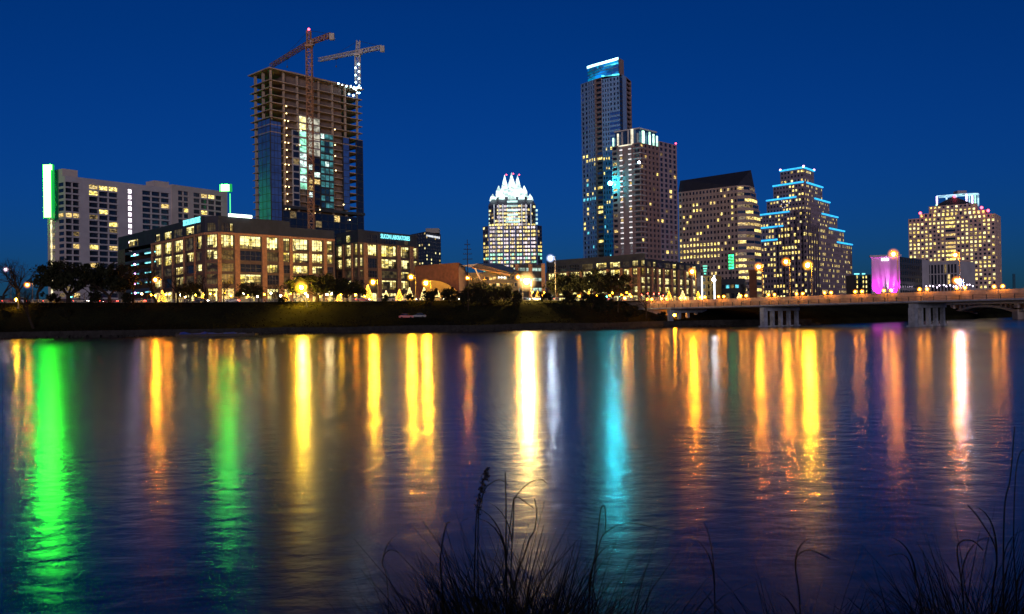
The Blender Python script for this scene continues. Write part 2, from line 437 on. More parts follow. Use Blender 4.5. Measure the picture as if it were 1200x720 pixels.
# guard rail on the bank edge
rail = thing('guard_rail', 'long low metal railing along the top edge of the grassy river bank', 'railing', (-80, 290.6, gz(-80)))
mat('rail_steel', (0.30, 0.29, 0.30), 0.45, metal=0.3, vary=0.15)
rb = MB(); pb = MB()
for a, c in zip(XR, XR[1:]):
    if a < -300: continue
    for h, w in ((0.95, .06), (.5, .04)): rb.hex([(a, 290.55, gz(a) + h - w), (c, 290.55, gz(c) + h - w), (c, 290.65, gz(c) + h - w), (a, 290.65, gz(a) + h - w), (a, 290.55, gz(a) + h + w), (c, 290.55, gz(c) + h + w), (c, 290.65, gz(c) + h + w), (a, 290.65, gz(a) + h + w)])
for x in box_range(-298, 58, 3.4): pb.box((x, 290.6, gz(x) + .45), (.05, .05, .45))
rb.build('rail', 'rail_steel', rail); o = pb.build('post', 'rail_steel', rail); o['kind'] = 'stuff'
# stone quay wall at the water's edge
mat('quay_stone', (0.022, 0.021, 0.021), 0.9, vary=0.4, scale=0.7)
qw = MB(); px = None
for x in box_range(-420, 96, 6):
    a, c = x, x + 6; ya, yc = shore(a) - .35, shore(c) - .35
    ha, hc = 2.0 + .25 * noise.noise((a * .05, 0, 0)), 2.0 + .25 * noise.noise((c * .05, 0, 0))
    qw.hex([(a, ya, -1.5), (c, yc, -1.5), (c, yc + .9, -1.5), (a, ya + .9, -1.5), (a, ya, ha), (c, yc, hc), (c, yc + .9, hc), (a, ya + .9, ha)])
tag(qw.build('quay_wall', 'quay_stone'), 'low dark stone wall along the far water edge', 'wall')
# ------------------------------------------------------------------ buildings, left half
def V2(p): return Vector((p[0], p[1]))
mat('stucco_white', (0.31, 0.295, 0.335), 0.8, vary=0.12, scale=0.15)
mat('stucco_tan', (0.36, 0.31, 0.30), 0.8, vary=0.15, scale=0.15)
mat('stucco_grey', (0.27, 0.26, 0.29), 0.8, vary=0.15, scale=0.15)
mat('brick_orange', (0.27, 0.14, 0.075), 0.85, vary=0.3, scale=0.9)
mat('masonry_dark', (0.075, 0.05, 0.042), 0.7, vary=0.3, scale=0.6)
mat('brick_brown', (0.13, 0.055, 0.038), 0.85, vary=0.3, scale=0.6)
mat('spandrel_dark', (0.035, 0.037, 0.045), 0.4, vary=0.25, scale=0.5)
mat('attic_metal', (0.028, 0.035, 0.055), 0.8, vary=0.2, scale=0.3)
mat('raw_concrete', (0.30, 0.225, 0.175), 0.9, vary=0.25, scale=0.4)
mat('dark_interior', (0.14, 0.10, 0.09), 0.95, vary=0.3, scale=0.3)
mat('crane_paint', (0.30, 0.15, 0.075), 0.6, vary=0.2, scale=0.6)
mat('crane_pale', (0.42, 0.40, 0.38), 0.6, vary=0.2, scale=0.6)
mat('roof_grey', (0.10, 0.10, 0.11), 0.9, vary=0.25)
lit('green_tube', (0.03, 1.0, 0.02), 75.0, base=(.1, .1, .1)); lit('green_tube_small', (0.04, 1.0, 0.04), 90.0, base=(.1, .1, .1)); lit('green_glow', (0.0, 0.75, 0.12), 0.55)
lit('stair_light', (1.0, 0.80, 1.0), 3.0, 0.4, 0.4)
lit('cove_light', (1.0, 0.82, 0.42), 1.2, 0.5, 0.3)

def back_box(mb, A, C, B, z0, z1, D=None, roof_mi=1, wall_mi=0):
    D = D or (A + B - C)
    mb.prism([A, C, B, D], z0, z1, wall_mi, top=False, sides=(2, 3))
    mb.face([(p.x, p.y, z1 - .02) for p in (A, C, B, D)], roof_mi)
    return D

# --- white slab hotel at far left
g0 = 10.8
A, C, B = XY(56.5, 490), XY(78, 478), XY(203, 530); B2 = XY(268, 566)
hotel = thing('hotel', 'long white slab hotel block with stacked balconies and tall green neon blade at its end', 'hotel', (C.x, C.y, g0))
zt = Z(78, 206, 478); zt2 = Z(203, 216.5, 530)
mb = MB(); rng = random.Random(3); cells = []
segs = [(78, 95, 2, 1, 'w'), (95, 105.5, 0, 0, ''), (105.5, 140, 3, 1, 'w'), (140, 149.5, 0, 0, ''), (149.5, 157.5, 1, 2, 's'), (157.5, 168, 0, 0, ''), (168, 200.5, 3, 1, 'w'), (200.5, 203, 0, 0, '')]
FL = (zt - 3 - g0) / 21
for u0, u1, n, kind, sd in segs:
    a = C + (B - C) * on_line(C, B, u0); c = C + (B - C) * on_line(C, B, u1)
    if kind == 0: mb.face([(a.x, a.y, g0), (c.x, c.y, g0), (c.x, c.y, zt), (a.x, a.y, zt)], 0)
    else:
        rows = [(g0 + FL * (j + .20), g0 + FL * (j + .94)) for j in range(21)] if kind == 1 else [(g0 + FL * (j + .18), g0 + FL * (j + .86)) for j in range(21)]
        cells += facade(mb, a, c, g0, zt, n, rows, wf=.95 if kind == 1 else .5, rec=1.3 if kind == 1 else .2, side=sd)
cells += facade(mb, A, C, g0, zt, 2, [(g0 + FL * (j + .3), g0 + FL * (j + .9)) for j in range(21)], wf=.6, rec=.4, side='e', mi=2)
D = back_box(mb, A, C, B, g0, zt)
d = (B - C).normalized(); n_ = Vector((-d.y, d.x))
for u0, u1, hgt in ((78, 96, 4.2), (186, 203, 4.0)):
    a = C + (B - C) * on_line(C, B, u0) + n_ * 3; c = C + (B - C) * on_line(C, B, u1) + n_ * 3
    mb.prism([a, c, c + n_ * 9, a + n_ * 9], zt - .02, zt + hgt, 2)
mb.build('wall', ['stucco_white', 'roof_grey', 'stucco_tan'], hotel)
# second wing
off = Vector((d.y, -d.x)) * 1.2
a2, b2 = B + off + d * .05, B2 + off; d2 = (b2 - a2)
mb = MB(); fl2 = (zt2 - 3 - g0) / 21
for u0, u1, n in ((203, 210, 0), (210, 223, 2), (223, 228, 0), (228, 262, 4), (262, 268, 0)):
    a = a2 + d2 * on_line(a2, b2, u0); c = a2 + d2 * on_line(a2, b2, u1)
    if n == 0: mb.face([(a.x, a.y, g0), (c.x, c.y, g0), (c.x, c.y, zt2), (a.x, a.y, zt2)], 0)
    else: cells += facade(mb, a, c, g0, zt2, n, [(g0 + fl2 * (j + .22), g0 + fl2 * (j + .93)) for j in range(21)], wf=.92, rec=1.0, side='v')
mb.prism([a2 + d2 * on_line(a2, b2, 203), a2 + d2 * on_line(a2, b2, 268), b2 + n_ * 18, a2 + n_ * 18], g0, zt2, 0, sides=(1, 2, 3))
mb.build('side_wing', ['stucco_tan'], hotel)
LITH = {(0, 13), (1, 13), (2, 20)}
def ch(c):
    s = c['side']
    if s == 's': return 'stair_light'
    u, v = proj(c['c'])
    for (uu, vv) in ((113, 219), (125, 220), (135, 221), (113, 227), (117, 250), (113, 273), (119, 273), (129, 266), (130, 289), (108, 288), (72, 253), (82, 254), (91, 254), (188, 241), (198, 243), (219, 249), (238, 231), (249, 233), (238, 240), (236, 247), (255, 248)):
        if abs(u - uu) < 5.2 and abs(v - vv) < 2.6 and rng.random() < .9: return 'room_bright' if rng.random() < .6 else 'room_warm'
    return pick(rng, [(.05, 'room_dim'), (.02, 'room_warm'), (1, 'dark_glass')])
hid = lambda u, v: v > 279 - (u - 138) * .26 if u > 138 else v > 318
windows(hotel, cells, ch, hidden=hid)
mb = MB()
t = on_line(A, C, 61.5); e = (C - A).normalized(); ew = Vector((e.y, -e.x)); q = A + (C - A) * t + ew * .25
mb.box((q.x, q.y, (g0 + Z(61, 258, 486)) / 2), (.55, .2, (Z(61, 258, 486) - g0) / 2), e); mb.build('cove_strip', 'cove_light', hotel)
# blade signs: a box with white-green tubes on its edge faces
def blade(u0, u1, v0, v1, Y, hook):
    x0, x1 = XY(u0, Y, v0).x, XY(u1, Y, v0).x; z1, z0 = Z((u0 + u1) / 2, v0, Y), Z((u0 + u1) / 2, v1, Y)
    s = MB(); s.box(((x0 + x1) / 2, Y, (z0 + z1) / 2), ((x1 - x0) / 2, 1.0, (z1 - z0) / 2)); so_ = s.build('blade_sign', 'green_glow', hotel)
    w = x1 - x0; s = MB(); s.box((x0 + w * .45, Y - 1.06, (z0 + z1) / 2), (w * .36, .06, (z1 - z0) / 2 - .4))
    if hook: s.box((x0 + w * .52, Y - 1.07, z1 - 1.7), (w * .44, .05, 1.4))
    s.box((x0 - .08, Y, (z0 + z1) / 2), (.07, .7, (z1 - z0) / 2 - .4))
    s.build('neon_tube', 'green_tube' if hook else 'green_tube_small', so_)
blade(51, 62.5, 193, 256, 476, True)
blade(258.5, 271.5, 216.0, 225.0, 570, False)
mb = MB(); x_ = XY(271, 553).x; mb.box((x_, 553, (Z(270, 227, 553) + Z(270, 252, 553)) / 2), (.25, .25, (Z(270, 227, 553) - Z(270, 252, 553)) / 2)); mb.build('edge_tube', lit('green_edge', (.1, 1, .3), 1.6), hotel)

# --- lettering that glows
def text_mesh(s, size):
    cu = bpy.data.curves.new('lettering', 'FONT'); cu.body = s; cu.size = size; cu.extrude = 0.06; cu.offset = 0.012; cu.resolution_u = 2
    o = bpy.data.objects.new('lettering', cu); COL.objects.link(o)
    dg = bpy.context.evaluated_depsgraph_get(); me = bpy.data.meshes.new_from_object(o.evaluated_get(dg))
    bpy.data.objects.remove(o); return me
def sign_text(root, s, a, c, z, h, matn, name='lettering', out=.35):
    """letters along plan points a -> c, baseline height z, letter height h, squeezed to fit"""
    me = text_mesh(s, 1.0); xsv = [v.co.x for v in me.vertices]; ysv = [v.co.y for v in me.vertices]
    dd = (c - a); L = dd.length; dd = dd / L; nn = Vector((dd.y, -dd.x)); kx = L / (max(xsv) - min(xsv)); ky = h / (max(ysv) - min(ysv)); x0 = min(xsv); y0 = min(ysv)
    off_ = WLOC[root.name]
    for v in me.vertices:
        x = (v.co.x - x0) * kx; y = (v.co.y - y0) * ky; p = a + dd * x + nn * (out + v.co.z)
        v.co = (p.x - off_.x, p.y - off_.y, z + y - off_.z)
    me.materials.clear(); me.materials.append(MATS[matn])
    o = bpy.data.objects.new(name, me); COL.objects.link(o); o.parent = root; return o
lit('sign_cyan', (0.22, 0.90, 1.0), 1.7); lit('sign_white', (0.9, 0.95, 1.0), 1.3); lit('sign_strip', (0.80, 1.0, 0.82), 4.0)
lit('garage_tube', (0.25, 0.85, 1.0), 2.0, .4, .3); lit('garage_lamp', (0.75, 0.35, 1.0), 14.0)

# --- low brick office, nearer one
g0 = gz(-110)
A, C, B = XY(138.5, 407), XY(247, 325), XY(393, 366)
off1 = thing('office_building', 'brick office block with chamfered corner and dark top floor, between white hotel and unfinished tower', 'office', (C.x, C.y, g0))
zt = Z(247, 252, 325)
zr = [(g0 + .6, 16.2), (17.9, 21.6), (22.6, 25.6), (27.0, 30.6), (31.5, 36.2)]
dA = (A - C).normalized(); dB = (B - C).normalized()
CA, CB = C + dA * 5.0, C + dB * 3.2                     # chamfer
cells = []; mb = MB()
def bays(a, c, us): return [(max(0.002, on_line(a, c, p)), min(.998, on_line(a, c, q))) for p, q in us]
la = A + (CA - A) * on_line(A, CA, 178)
lb = A + (CA - A) * on_line(A, CA, 147)
cells += facade(mb, la, CA, g0, 37.2, bays(la, CA, [(180, 189.5), (192, 202), (204, 215), (217.5, 228), (230, 237)]), zr, rec=.5, side='L')
cells += facade(mb, CA, CB, g0, 37.2, [(.1, .9)], zr, rec=.4, side='K')
fb = [(259.5, 275), (282, 307), (313.5, 327), (332, 340.5), (342.5, 362), (366.5, 379), (384, 391)]
cells += facade(mb, CB, B, g0, 37.2, bays(CB, B, fb), zr, rec=.5, side='F')
mb.face([(A.x, A.y, g0), (lb.x, lb.y, g0), (lb.x, lb.y, 37.2), (A.x, A.y, 37.2)])
Dp = A + B - C
mb.prism([B, Dp, A], g0, 37.2, sides=(0, 1), top=False)
mb.build('wall', ['masonry_dark'], off1)
# dark spandrels between the floors sit in each bay, a hand's breadth behind the brick piers
mb = MB()
attic = []
def inset(p, k): return p + ((Dp + C) / 2 - p).normalized() * k
P5 = [inset(p, .35) for p in (A, la, CA, CB, B)]
zr2 = [(37.6, 40.6)]
attic += facade(mb, P5[0], P5[1], 37.2, zt, [(0.3, 0.6)], zr2, rec=.2, side='a')
attic += facade(mb, P5[1], P5[2], 37.2, zt, bays(P5[1], P5[2], [(182, 188), (192.5, 201.5), (204.5, 214.5), (218, 228), (231, 236)]), zr2, rec=.2, side='a')
attic += facade(mb, P5[2], P5[3], 37.2, zt, [(.2, .8)], zr2, rec=.2, side='a')
mid = CB + (B - CB) * on_line(CB, B, 341); P5m = inset(mid, .35)
attic += facade(mb, P5[3], P5m, 37.2, zt, bays(P5[3], P5m, [(260, 264), (266, 270), (271, 275)]), zr2, rec=.2, side='a')
zlow = zt - 2.4
mb.face([(P5m.x, P5m.y, 37.2), (P5[4].x, P5[4].y, 37.2), (P5[4].x, P5[4].y, zlow), (P5m.x, P5m.y, zlow)])
mb.face([(P5m.x, P5m.y, zlow), (P5[4].x, P5[4].y, zlow), (Dp.x, Dp.y, zlow)])
mb.face([(p.x, p.y, zt - .05) for p in (P5[0], P5[1], P5[2], P5[3], P5m, Dp)])
mb.prism([P5[4], Dp, P5[0]], 37.2, zlow, sides=(0, 1), top=False)
mb.face([(P5m.x, P5m.y, zlow), (Dp.x, Dp.y, zlow), (Dp.x, Dp.y, zt), (P5m.x, P5m.y, zt)])
mb.build('attic_storey', ['attic_metal'], off1)
mb = MB(); q0, q1 = la, lb                             # parking decks at the left end
dv = (la - lb).normalized(); nv = Vector((dv.y, -dv.x))
for z in (14.5, 18.7, 22.9, 27.1, 31.3, 35.5): mb.hex([(lb.x, lb.y, z - 1.2), (la.x, la.y, z - 1.2), (la.x - nv.x * 12, la.y - nv.y * 12, z - 1.2), (lb.x - nv.x * 12, lb.y - nv.y * 12, z - 1.2), (lb.x, lb.y, z), (la.x, la.y, z), (la.x - nv.x * 12, la.y - nv.y * 12, z), (lb.x - nv.x * 12, lb.y - nv.y * 12, z)])
mb.build('parking_deck', 'spandrel_dark', off1)
for z in (16.6, 20.8, 25.0, 29.2, 33.4):
    for k, (s0, s1) in enumerate(((.02, .3), (.55, .98))):
        w = MB(); a = lb + (la - lb) * s0 - nv * 2.5; c = lb + (la - lb) * s1 - nv * 2.5
        w.tube((a.x, a.y, z + .6), (c.x, c.y, z + .6), .22); w.build('deck_light', 'garage_tube', off1)
    w = MB(); a = lb + (la - lb) * .42 + nv * .4; w.ball((a.x, a.y, z + .3), .42); w.build('wall_lamp', 'garage_lamp', off1)
rng = random.Random(8)
def ch(c):
    j = c['j']; s = c['side']
    if s == 'a': return pick(rng, [(.3, 'room_office'), (.35, 'room_office_dim'), (1, 'dark_glass')])
    if s == 'F' and c['i'] == 4 and j >= 2: return 'room_white'
    if j == 4: return pick(rng, [(.75, 'room_white'), (.2, 'room_office'), (1, 'room_office_dim')])
    if j == 3: return pick(rng, [(.2, 'room_white'), (.40, 'room_office'), (.35, 'room_office_dim'), (1, 'dark_glass')]) if s != 'F' else pick(rng, [(.35, 'room_white'), (.35, 'room_office'), (.2, 'room_office_dim'), (1, 'dark_glass')])
    if j == 0: return pick(rng, [(.6, 'room_warm'), (1, 'room_office')])
    return pick(rng, [(.28, 'room_office'), (.4, 'room_office_dim'), (1, 'dark_glass')])
windows(off1, cells + attic, ch, bars=(3, 1, .16), frame='frame_dark', vmax=352, rooms=True)
def pt_on(a, c, u): return a + (c - a) * on_line(a, c, u)
sign_text(off1, 'SILICON LABORATORIES', pt_on(P5[1], P5[2], 216.5), pt_on(P5[1], P5[2], 236.5), 41.3, 2.2, 'sign_cyan', out=.3)
mb = MB(); a, c = pt_on(P5[3], P5m, 269.5), pt_on(P5[3], P5m, 296.5)
mb.box(((a.x + c.x) / 2, (a.y + c.y) / 2 - .5, zt + .5), ((c - a).length / 2, .25, .55), dB); mb.build('sign_strip', 'sign_strip', off1)
# piers standing proud of the brick wall
def piers(root, a, c, us, z0, z1, w=.9, proud=.35, m_='brick_orange'):
    dd = (c - a).normalized(); nn = Vector((dd.y, -dd.x))
    for u in us:
        p = pt_on(a, c, u) + nn * (proud / 2); k = MB(); k.box((p.x, p.y, (z0 + z1) / 2), (w / 2, proud / 2, (z1 - z0) / 2), dd); k.build('pier', m_, root)
piers(off1, la, CA, (178.7, 190.7, 203, 216.2, 229), g0, 37.1)
piers(off1, CB, B, (278.5, 310.2, 329.5), g0, 37.1, 2.0)
piers(off1, CB, B, (257.5, 341.5, 364.2, 381.5), g0, 37.1, 1.4)
for a_, c_ in ((la, CA), (CA, CB), (CB, B)):
    d__ = (c_ - a_).normalized(); n__ = Vector((d__.y, -d__.x)); m__ = (a_ + c_) / 2 + n__ * .12; k = MB(); k.box((m__.x, m__.y, 36.75), ((c_ - a_).length / 2 - .05, .12, .42), d__); k.build('cornice', 'brick_orange', off1)

# --- second low brick office, farther right
g0 = gz(-60)
A, C, B = XY(393.5, 404), XY(420, 385), XY(491, 419)
off2 = thing('office_building', 'brick office block under a cyan lettered sign, with lamps and lit christmas trees before it', 'office', (C.x, C.y, g0))
zt = Z(420, 269, 385)
zr = [(g0 + .6, 15.4), (17.2, 21.2), (22.4, 25.4), (26.6, 30.8), (32.0, 36.9)]
mb = MB(); cells = []
cells += facade(mb, A, C, g0, 37.6, bays(A, C, [(395, 401), (405, 411.5), (415, 419)]), zr, rec=.5, side='L')
fb = [(422.5, 427), (431.5, 443), (447.5, 466), (470.5, 481), (485, 490.3)]
cells += facade(mb, C, B, g0, 37.6, bays(C, B, fb), zr, rec=.5, side='F')
D = A + B - C; mb.prism([A, C, B, D], g0, 37.6, sides=(2, 3), top=False)
mb.build('wall', 'masonry_dark', off2)
mb = MB(); Q = [p + ((D + C) / 2 - p).normalized() * .35 for p in (A, C, B)]
attic = facade(mb, Q[0], Q[1], 37.6, zt, bays(Q[0], Q[1], [(395, 401), (405, 411)]), [(38.0, 41.2)], rec=.2, side='a')
attic += facade(mb, Q[1], Q[2], 37.6, zt, bays(Q[1], Q[2], [(431.5, 435.5), (437.5, 443), (447.5, 452), (453, 465), (475, 479)]), [(38.0, 41.2)], rec=.2, side='a')
mb.face([(p.x, p.y, zt - .05) for p in (Q[0], Q[1], Q[2], D)]); mb.prism([Q[0], Q[1], Q[2], D], 37.6, zt, sides=(2, 3), top=False)
mb.build('attic_storey', 'attic_metal', off2)
rng = random.Random(21)
def ch(c):
    j = c['j']
    if c['side'] == 'a': return pick(rng, [(.45, 'room_office'), (.3, 'room_office_dim'), (1, 'dark_glass')])
    if j == 4: return pick(rng, [(.8, 'room_white'), (1, 'room_office')])
    if j == 3: return pick(rng, [(.3, 'room_white'), (.3, 'room_office'), (.3, 'room_office_dim'), (1, 'dark_glass')])
    if j == 0: return pick(rng, [(.5, 'room_white'), (1, 'room_warm')])
    return pick(rng, [(.34, 'room_office'), (.45, 'room_office_dim'), (1, 'dark_glass')])
windows(off2, cells + attic, ch, bars=(3, 1, .16), vmax=352, rooms=True)
piers(off2, C, B, (429, 445.2, 468.2, 483), g0, 37.4, 2.2); piers(off2, A, C, (403, 413.2), g0, 37.4, 1.4)
sign_text(off2, 'SILICON LABORATORIES', pt_on(Q[1], Q[2], 446.5), pt_on(Q[1], Q[2], 480.5), zt - 2.9, 2.0, 'sign_cyan', out=.3)

# --- unfinished concrete tower
g0 = 11.0
A, C, B = XY(297.5, 443), XY(319.5, 430), XY(426, 473)
tow = thing('construction_tower', 'unfinished high-rise with bare concrete floors at the top and blue curtain wall below', 'skyscraper', (C.x, C.y, g0))
zt = Z(319, 79.5, 430); D = A + B - C; FLH = 3.62
nfl = int((zt - 22) / FLH)
dF = (B - C).normalized(); dL = (A - C).normalized(); nF = Vector((dF.y, -dF.x)); nL = Vector((-dL.y, dL.x)) 
if nL.dot(-C) < 0: nL = -nL
ctr = (A + B) / 2
def grow(k): return [p + (dl + df) for p, dl, df in ((A, dL * k, -dF * k), (C, -dL * k, -dF * k), (B, -dL * k, dF * k), (D, dL * k, dF * k))]
zk = [zt - FLH * k - (2.0 if k else 0) for k in range(nfl)]
for k, z in enumerate(zk):
    mb = MB(); gk = grow(1.2 if k == 0 else (.5 if z > 95 else -.1)); mb.prism(gk, z - (.55 if k == 0 else .38), z, 0, True, True)
    mb.build('floor_slab', 'raw_concrete', tow)
cols = [(u, 'F') for u in (322, 337, 353, 378, 394, 409, 423)] + [(u, 'L') for u in (300, 309)]
for u, s in cols:
    p = pt_on(C, B, u) - nF * 1.2 if s == 'F' else pt_on(A, C, u) - nL * 1.2
    mb = MB(); mb.box((p.x, p.y, (g0 + zt - .6) / 2), (.45 if s == 'F' else .6, .45, (zt - .6 - g0) / 2), dF); mb.build('concrete_column', 'raw_concrete', tow)
mb = MB(); k_ = [ctr + (p - ctr) * .62 for p in (A, C, B, D)]; mb.prism(k_, g0, zt - .7, 0)
mb.build('core_wall', 'dark_interior', tow)
mb = MB(); zz = zt
for a, c in ((.1, .75),):
    p0, p1 = lerp(C, B, .28), lerp(C, B, .97); mb.prism([p0 - nF * 6, p1 - nF * 6, p1 - nF * 14, p0 - nF * 14], zt + .01, zt + 2.6)
mb.build('roof_formwork', 'crane_paint', tow)
rng = random.Random(5); cells = []
def curtain(a, c, u0, u1, v0, v1, nc, wf, hf, out, nm, m_, side, vmid=None):
    dd = (c - a).normalized(); nn = Vector((dd.y, -dd.x)); p0, p1 = pt_on(a, c, u0) + nn * out, pt_on(a, c, u1) + nn * out
    zt_, zb_ = Z((u0 + u1) / 2, v0, p0.y), (Z((u0 + u1) / 2, v1, p0.y) if v1 else g0)
    n = max(1, round((zt_ - zb_) / FLH)); mb = MB()
    cl = facade(mb, p0, p1, zb_, zt_, nc, n, wf=wf, hf=hf, rec=.12, side=side)
    q = [p0, p1, p1 - nn * 1.0, p0 - nn * 1.0]; mb.prism(q, zb_, zt_, sides=(1, 3), top=True)
    mb.build(nm, m_, tow); return cl
cells += curtain(A, C, 306, 320, 143, None, 3, .95, .93, .6, 'curtain_wall', 'frame_dark', 'blue')
cells += curtain(C, B, 319, 331, 141, None, 3, .95, .93, .6, 'curtain_wall', 'frame_dark', 'blue')
cells += curtain(C, B, 345, 352.6, 152, 242, 1, .9, .8, .4, 'curtain_wall', 'stucco_grey', 'mid')
cells += curtain(C, B, 353, 361, 135, 222, 1, .95, .8, .4, 'curtain_wall', 'frame_pale', 'bright')
cells += curtain(C, B, 361.4, 377, 136, 182, 2, .95, .8, .3, 'curtain_wall', 'frame_pale', 'work')
cells += curtain(C, B, 361.4, 377, 183, 240, 2, .9, .7, .3, 'curtain_wall', 'spandrel_dark', 'low')
cells += curtain(C, B, 377.4, 392.5, 155, 244, 3, .85, .72, .45, 'curtain_wall', 'frame_dark', 'teal')
cells += curtain(C, B, 404, 411, 160, 246, 1, .95, .92, .5, 'curtain_wall', 'frame_dark', 'blue')
cells += curtain(C, B, 419.5, 427, 163, None, 1, .95, .93, .55, 'curtain_wall', 'frame_dark', 'navy')
cells += curtain(C, B, 332, 419, 246, None, 12, .95, .9, .9, 'curtain_wall', 'frame_dark', 'pod')
def ch(c):
    s = c['side']; top = c['j'] >= c['nr'] - 2
    if s == 'blue': return 'blue_glass'
    if s == 'navy': return 'dark_glass'
    if s == 'mid': return pick(rng, [(.12, 'room_dim'), (1, 'dark_glass')])
    if s == 'bright': return 'room_white' if top else pick(rng, [(.45, 'room_green'), (.35, 'room_cool'), (1, 'room_white')])
    if s == 'work': return 'work_glow'
    if s == 'low': return pick(rng, [(.15, 'room_warm'), (.1, 'room_cool'), (1, 'dark_glass')])
    if s == 'teal': return pick(rng, [(.75, 'room_teal'), (.08, 'room_cool'), (1, 'teal_glass')])
    return pick(rng, [(.02, 'room_warm'), (.03, 'room_dim'), (1, 'dark_glass')])
lit('work_glow', (1.0, 0.95, 0.75), 0.42, .6, .3); lit('room_teal', (0.2, 0.85, 1.0), 0.20, .6, .3)
windows(tow, cells, ch, hidden=lambda u, v: v > 262)
mb = MB(); p0, p1 = pt_on(C, B, 332) + nF * 1.6, pt_on(C, B, 427) + nF * 1.6; zb = Z(378, 246, 450)
mb.prism([p0, p1, p1 - nF * 3, p0 - nF * 3], zb - .8, zb + .6, 0, True, True); mb.build('podium_canopy', 'frame_dark', tow)
lit('site_lamp', (1.0, 0.72, 0.30), 7.0); lit('site_lamp_white', (0.55, 0.9, 1.0), 14.0)
for k, z in enumerate(zk):
    if 32 < z < zt - 16:
        for u in ((338,) if k % 3 else (336, 340)):
            p = pt_on(C, B, u) + nF * .3; mb = MB(); mb.ball((p.x, p.y, z - .75), .30); mb.build('site_lamp', 'site_lamp', tow)
for u, v in ((353, 153), (351.5, 170), (393, 152), (393, 170), (393, 183), (393.5, 200), (361, 245), (374, 246), (368, 250), (402, 240), (409, 258)):
    p = pt_on(C, B, u) + nF * 1.5; mb = MB(); mb.ball((p.x, p.y, Z(u, v, p.y)), .32); mb.build('site_lamp', 'site_lamp', tow)
for u, v, r in ((398.5, 98, .5), (403, 99.5, .4), (408, 101, .5), (413, 101.5, .5), (417, 103, .7), (421, 103, .5), (424.5, 103.5, .5), (411, 110.5, .4), (416, 112, .5), (421, 109, .4)):
    p = pt_on(C, B, u) + nF * .9; mb = MB(); mb.ball((p.x, p.y, Z(u, v, p.y)), r); mb.build('floodlight', 'site_lamp_white', tow)

# --- tower cranes: lattice mast, cat head, jib and counter-jib
def lattice(mb, p0, p1, w, n, r, mi=0):
    p0, p1 = Vector(p0), Vector(p1); d = (p1 - p0).normalized()
    a = d.cross(Vector((0, 0, 1)) if abs(d.z) < .9 else Vector((1, 0, 0))).normalized() * (w / 2); b = d.cross(a).normalized() * (w / 2)
    cor = [a + b, a - b, -a - b, -a + b]
    for c in cor: mb.tube(p0 + c, p1 + c, r * 1.3, n=4, cap=False, mi=mi)
    for k in range(n):
        q0, q1 = p0.lerp(p1, k / n), p0.lerp(p1, (k + 1) / n)
        for i in range(4):
            c0, c1 = cor[i], cor[(i + 1) % 4]
            mb.tube(q0 + c0, q1 + c1, r, n=3, cap=False, mi=mi) if k % 2 else mb.tube(q0 + c1, q1 + c0, r, n=3, cap=False, mi=mi)
            mb.tube(q0 + c0, q0 + c1, r, n=3, cap=False, mi=mi)
def crane(label, base, zjib, ztop, tip, back, paint, lean=0, w=2.2, beaconm=True, lampz=None):
    base = Vector(base); t = thing('tower_crane', label, 'crane', base, 'tower cranes over the unfinished tower')
    mb = MB(); lattice(mb, base, (base.x, base.y, zjib), w, int((zjib - base.z) / 3.2), .16); mb.build('mast', paint, t)
    head = Vector((base.x + lean, base.y, ztop))
    mb = MB(); lattice(mb, (base.x, base.y, zjib), head, w * .7, 4, .16); mb.build('cat_head', paint, t)
    mb = MB(); mb.box((base.x, base.y, zjib - .3), (1.7, 1.7, .5)); mb.build('slewing_ring', paint, t)
    mb = MB(); mb.box((base.x + 1.9, base.y - 1.2, zjib + .9), (.9, 1.1, 1.2)); mb.build('operator_cab', 'stucco_white', t)
    tip, back = Vector(tip), Vector(back); o_ = Vector((base.x, base.y, zjib + 1.2))
    mb = MB(); lattice(mb, o_, tip, 1.7, 16, .13); mb.build('jib', paint, t)
    mb = MB(); lattice(mb, o_, back, 1.7, 8, .15); mb.build('counter_jib', paint, t)
    mb = MB(); mb.box(back + Vector((0, 0, -1.0)), (1.1, .8, 1.5)); mb.build('counterweight', 'concrete', t)
    mb = MB(); mb.tube(head, o_.lerp(tip, .62) + Vector((0, 0, .8)), .09, n=4); mb.tube(head, o_.lerp(back, .9) + Vector((0, 0, .8)), .09, n=4); mb.build('pendant_cable', 'frame_dark', t)
    mb = MB(); h_ = o_.lerp(tip, .55); mb.box(h_ + Vector((0, 0, -1.1)), (.7, .7, .3)); mb.tube(h_ + Vector((0, 0, -1.3)), h_ + Vector((0, 0, -5)), .06, n=4); mb.box(h_ + Vector((0, 0, -5.3)), (.3, .3, .4)); mb.build('trolley', 'frame_dark', t)
    if beaconm:
        mb = MB(); beacon(mb, head + Vector((0, 0, .6)), .6); mb.build('warning_light', 'red_beacon', t)
    return t
Yc = 424; xc = XY(366, Yc).x; zj = Z(364.7, 53.5, Yc)
crane('rusty brown tower crane whose mast runs up in front of the unfinished tower', (xc, Yc, g0), zj, Z(364.3, 36, Yc), (P(317, 67, 462).x, 462, zj + 1.2), (P(389, 44.5, 412).x, 412, zj + 1.2), 'crane_paint', w=2.6)
Yc = 446; xc = P(419.3, 95, Yc + 16).x; zj = Z(419.5, 64, Yc + 16) - 2.3
cr2 = crane('pale floodlit tower crane standing behind the right corner of the unfinished tower', (xc, Yc + 16, zt), zj + 2.3, Z(421, 48, Yc + 16), (P(374, 72, 475).x, 475, zj + 3.5), (P(448, 57, 454).x, 454, zj + 3.5), 'crane_pale', lean=.6, w=2.4, beaconm=False)
for k in range(9):
    z = Z(420, 110 - k * 4.2, Yc + 16); mb = MB(); mb.ball((xc + (-.8 if k % 2 else .9), Yc + 14.6, z), .42); mb.build('mast_lamp', 'site_lamp_white', cr2)

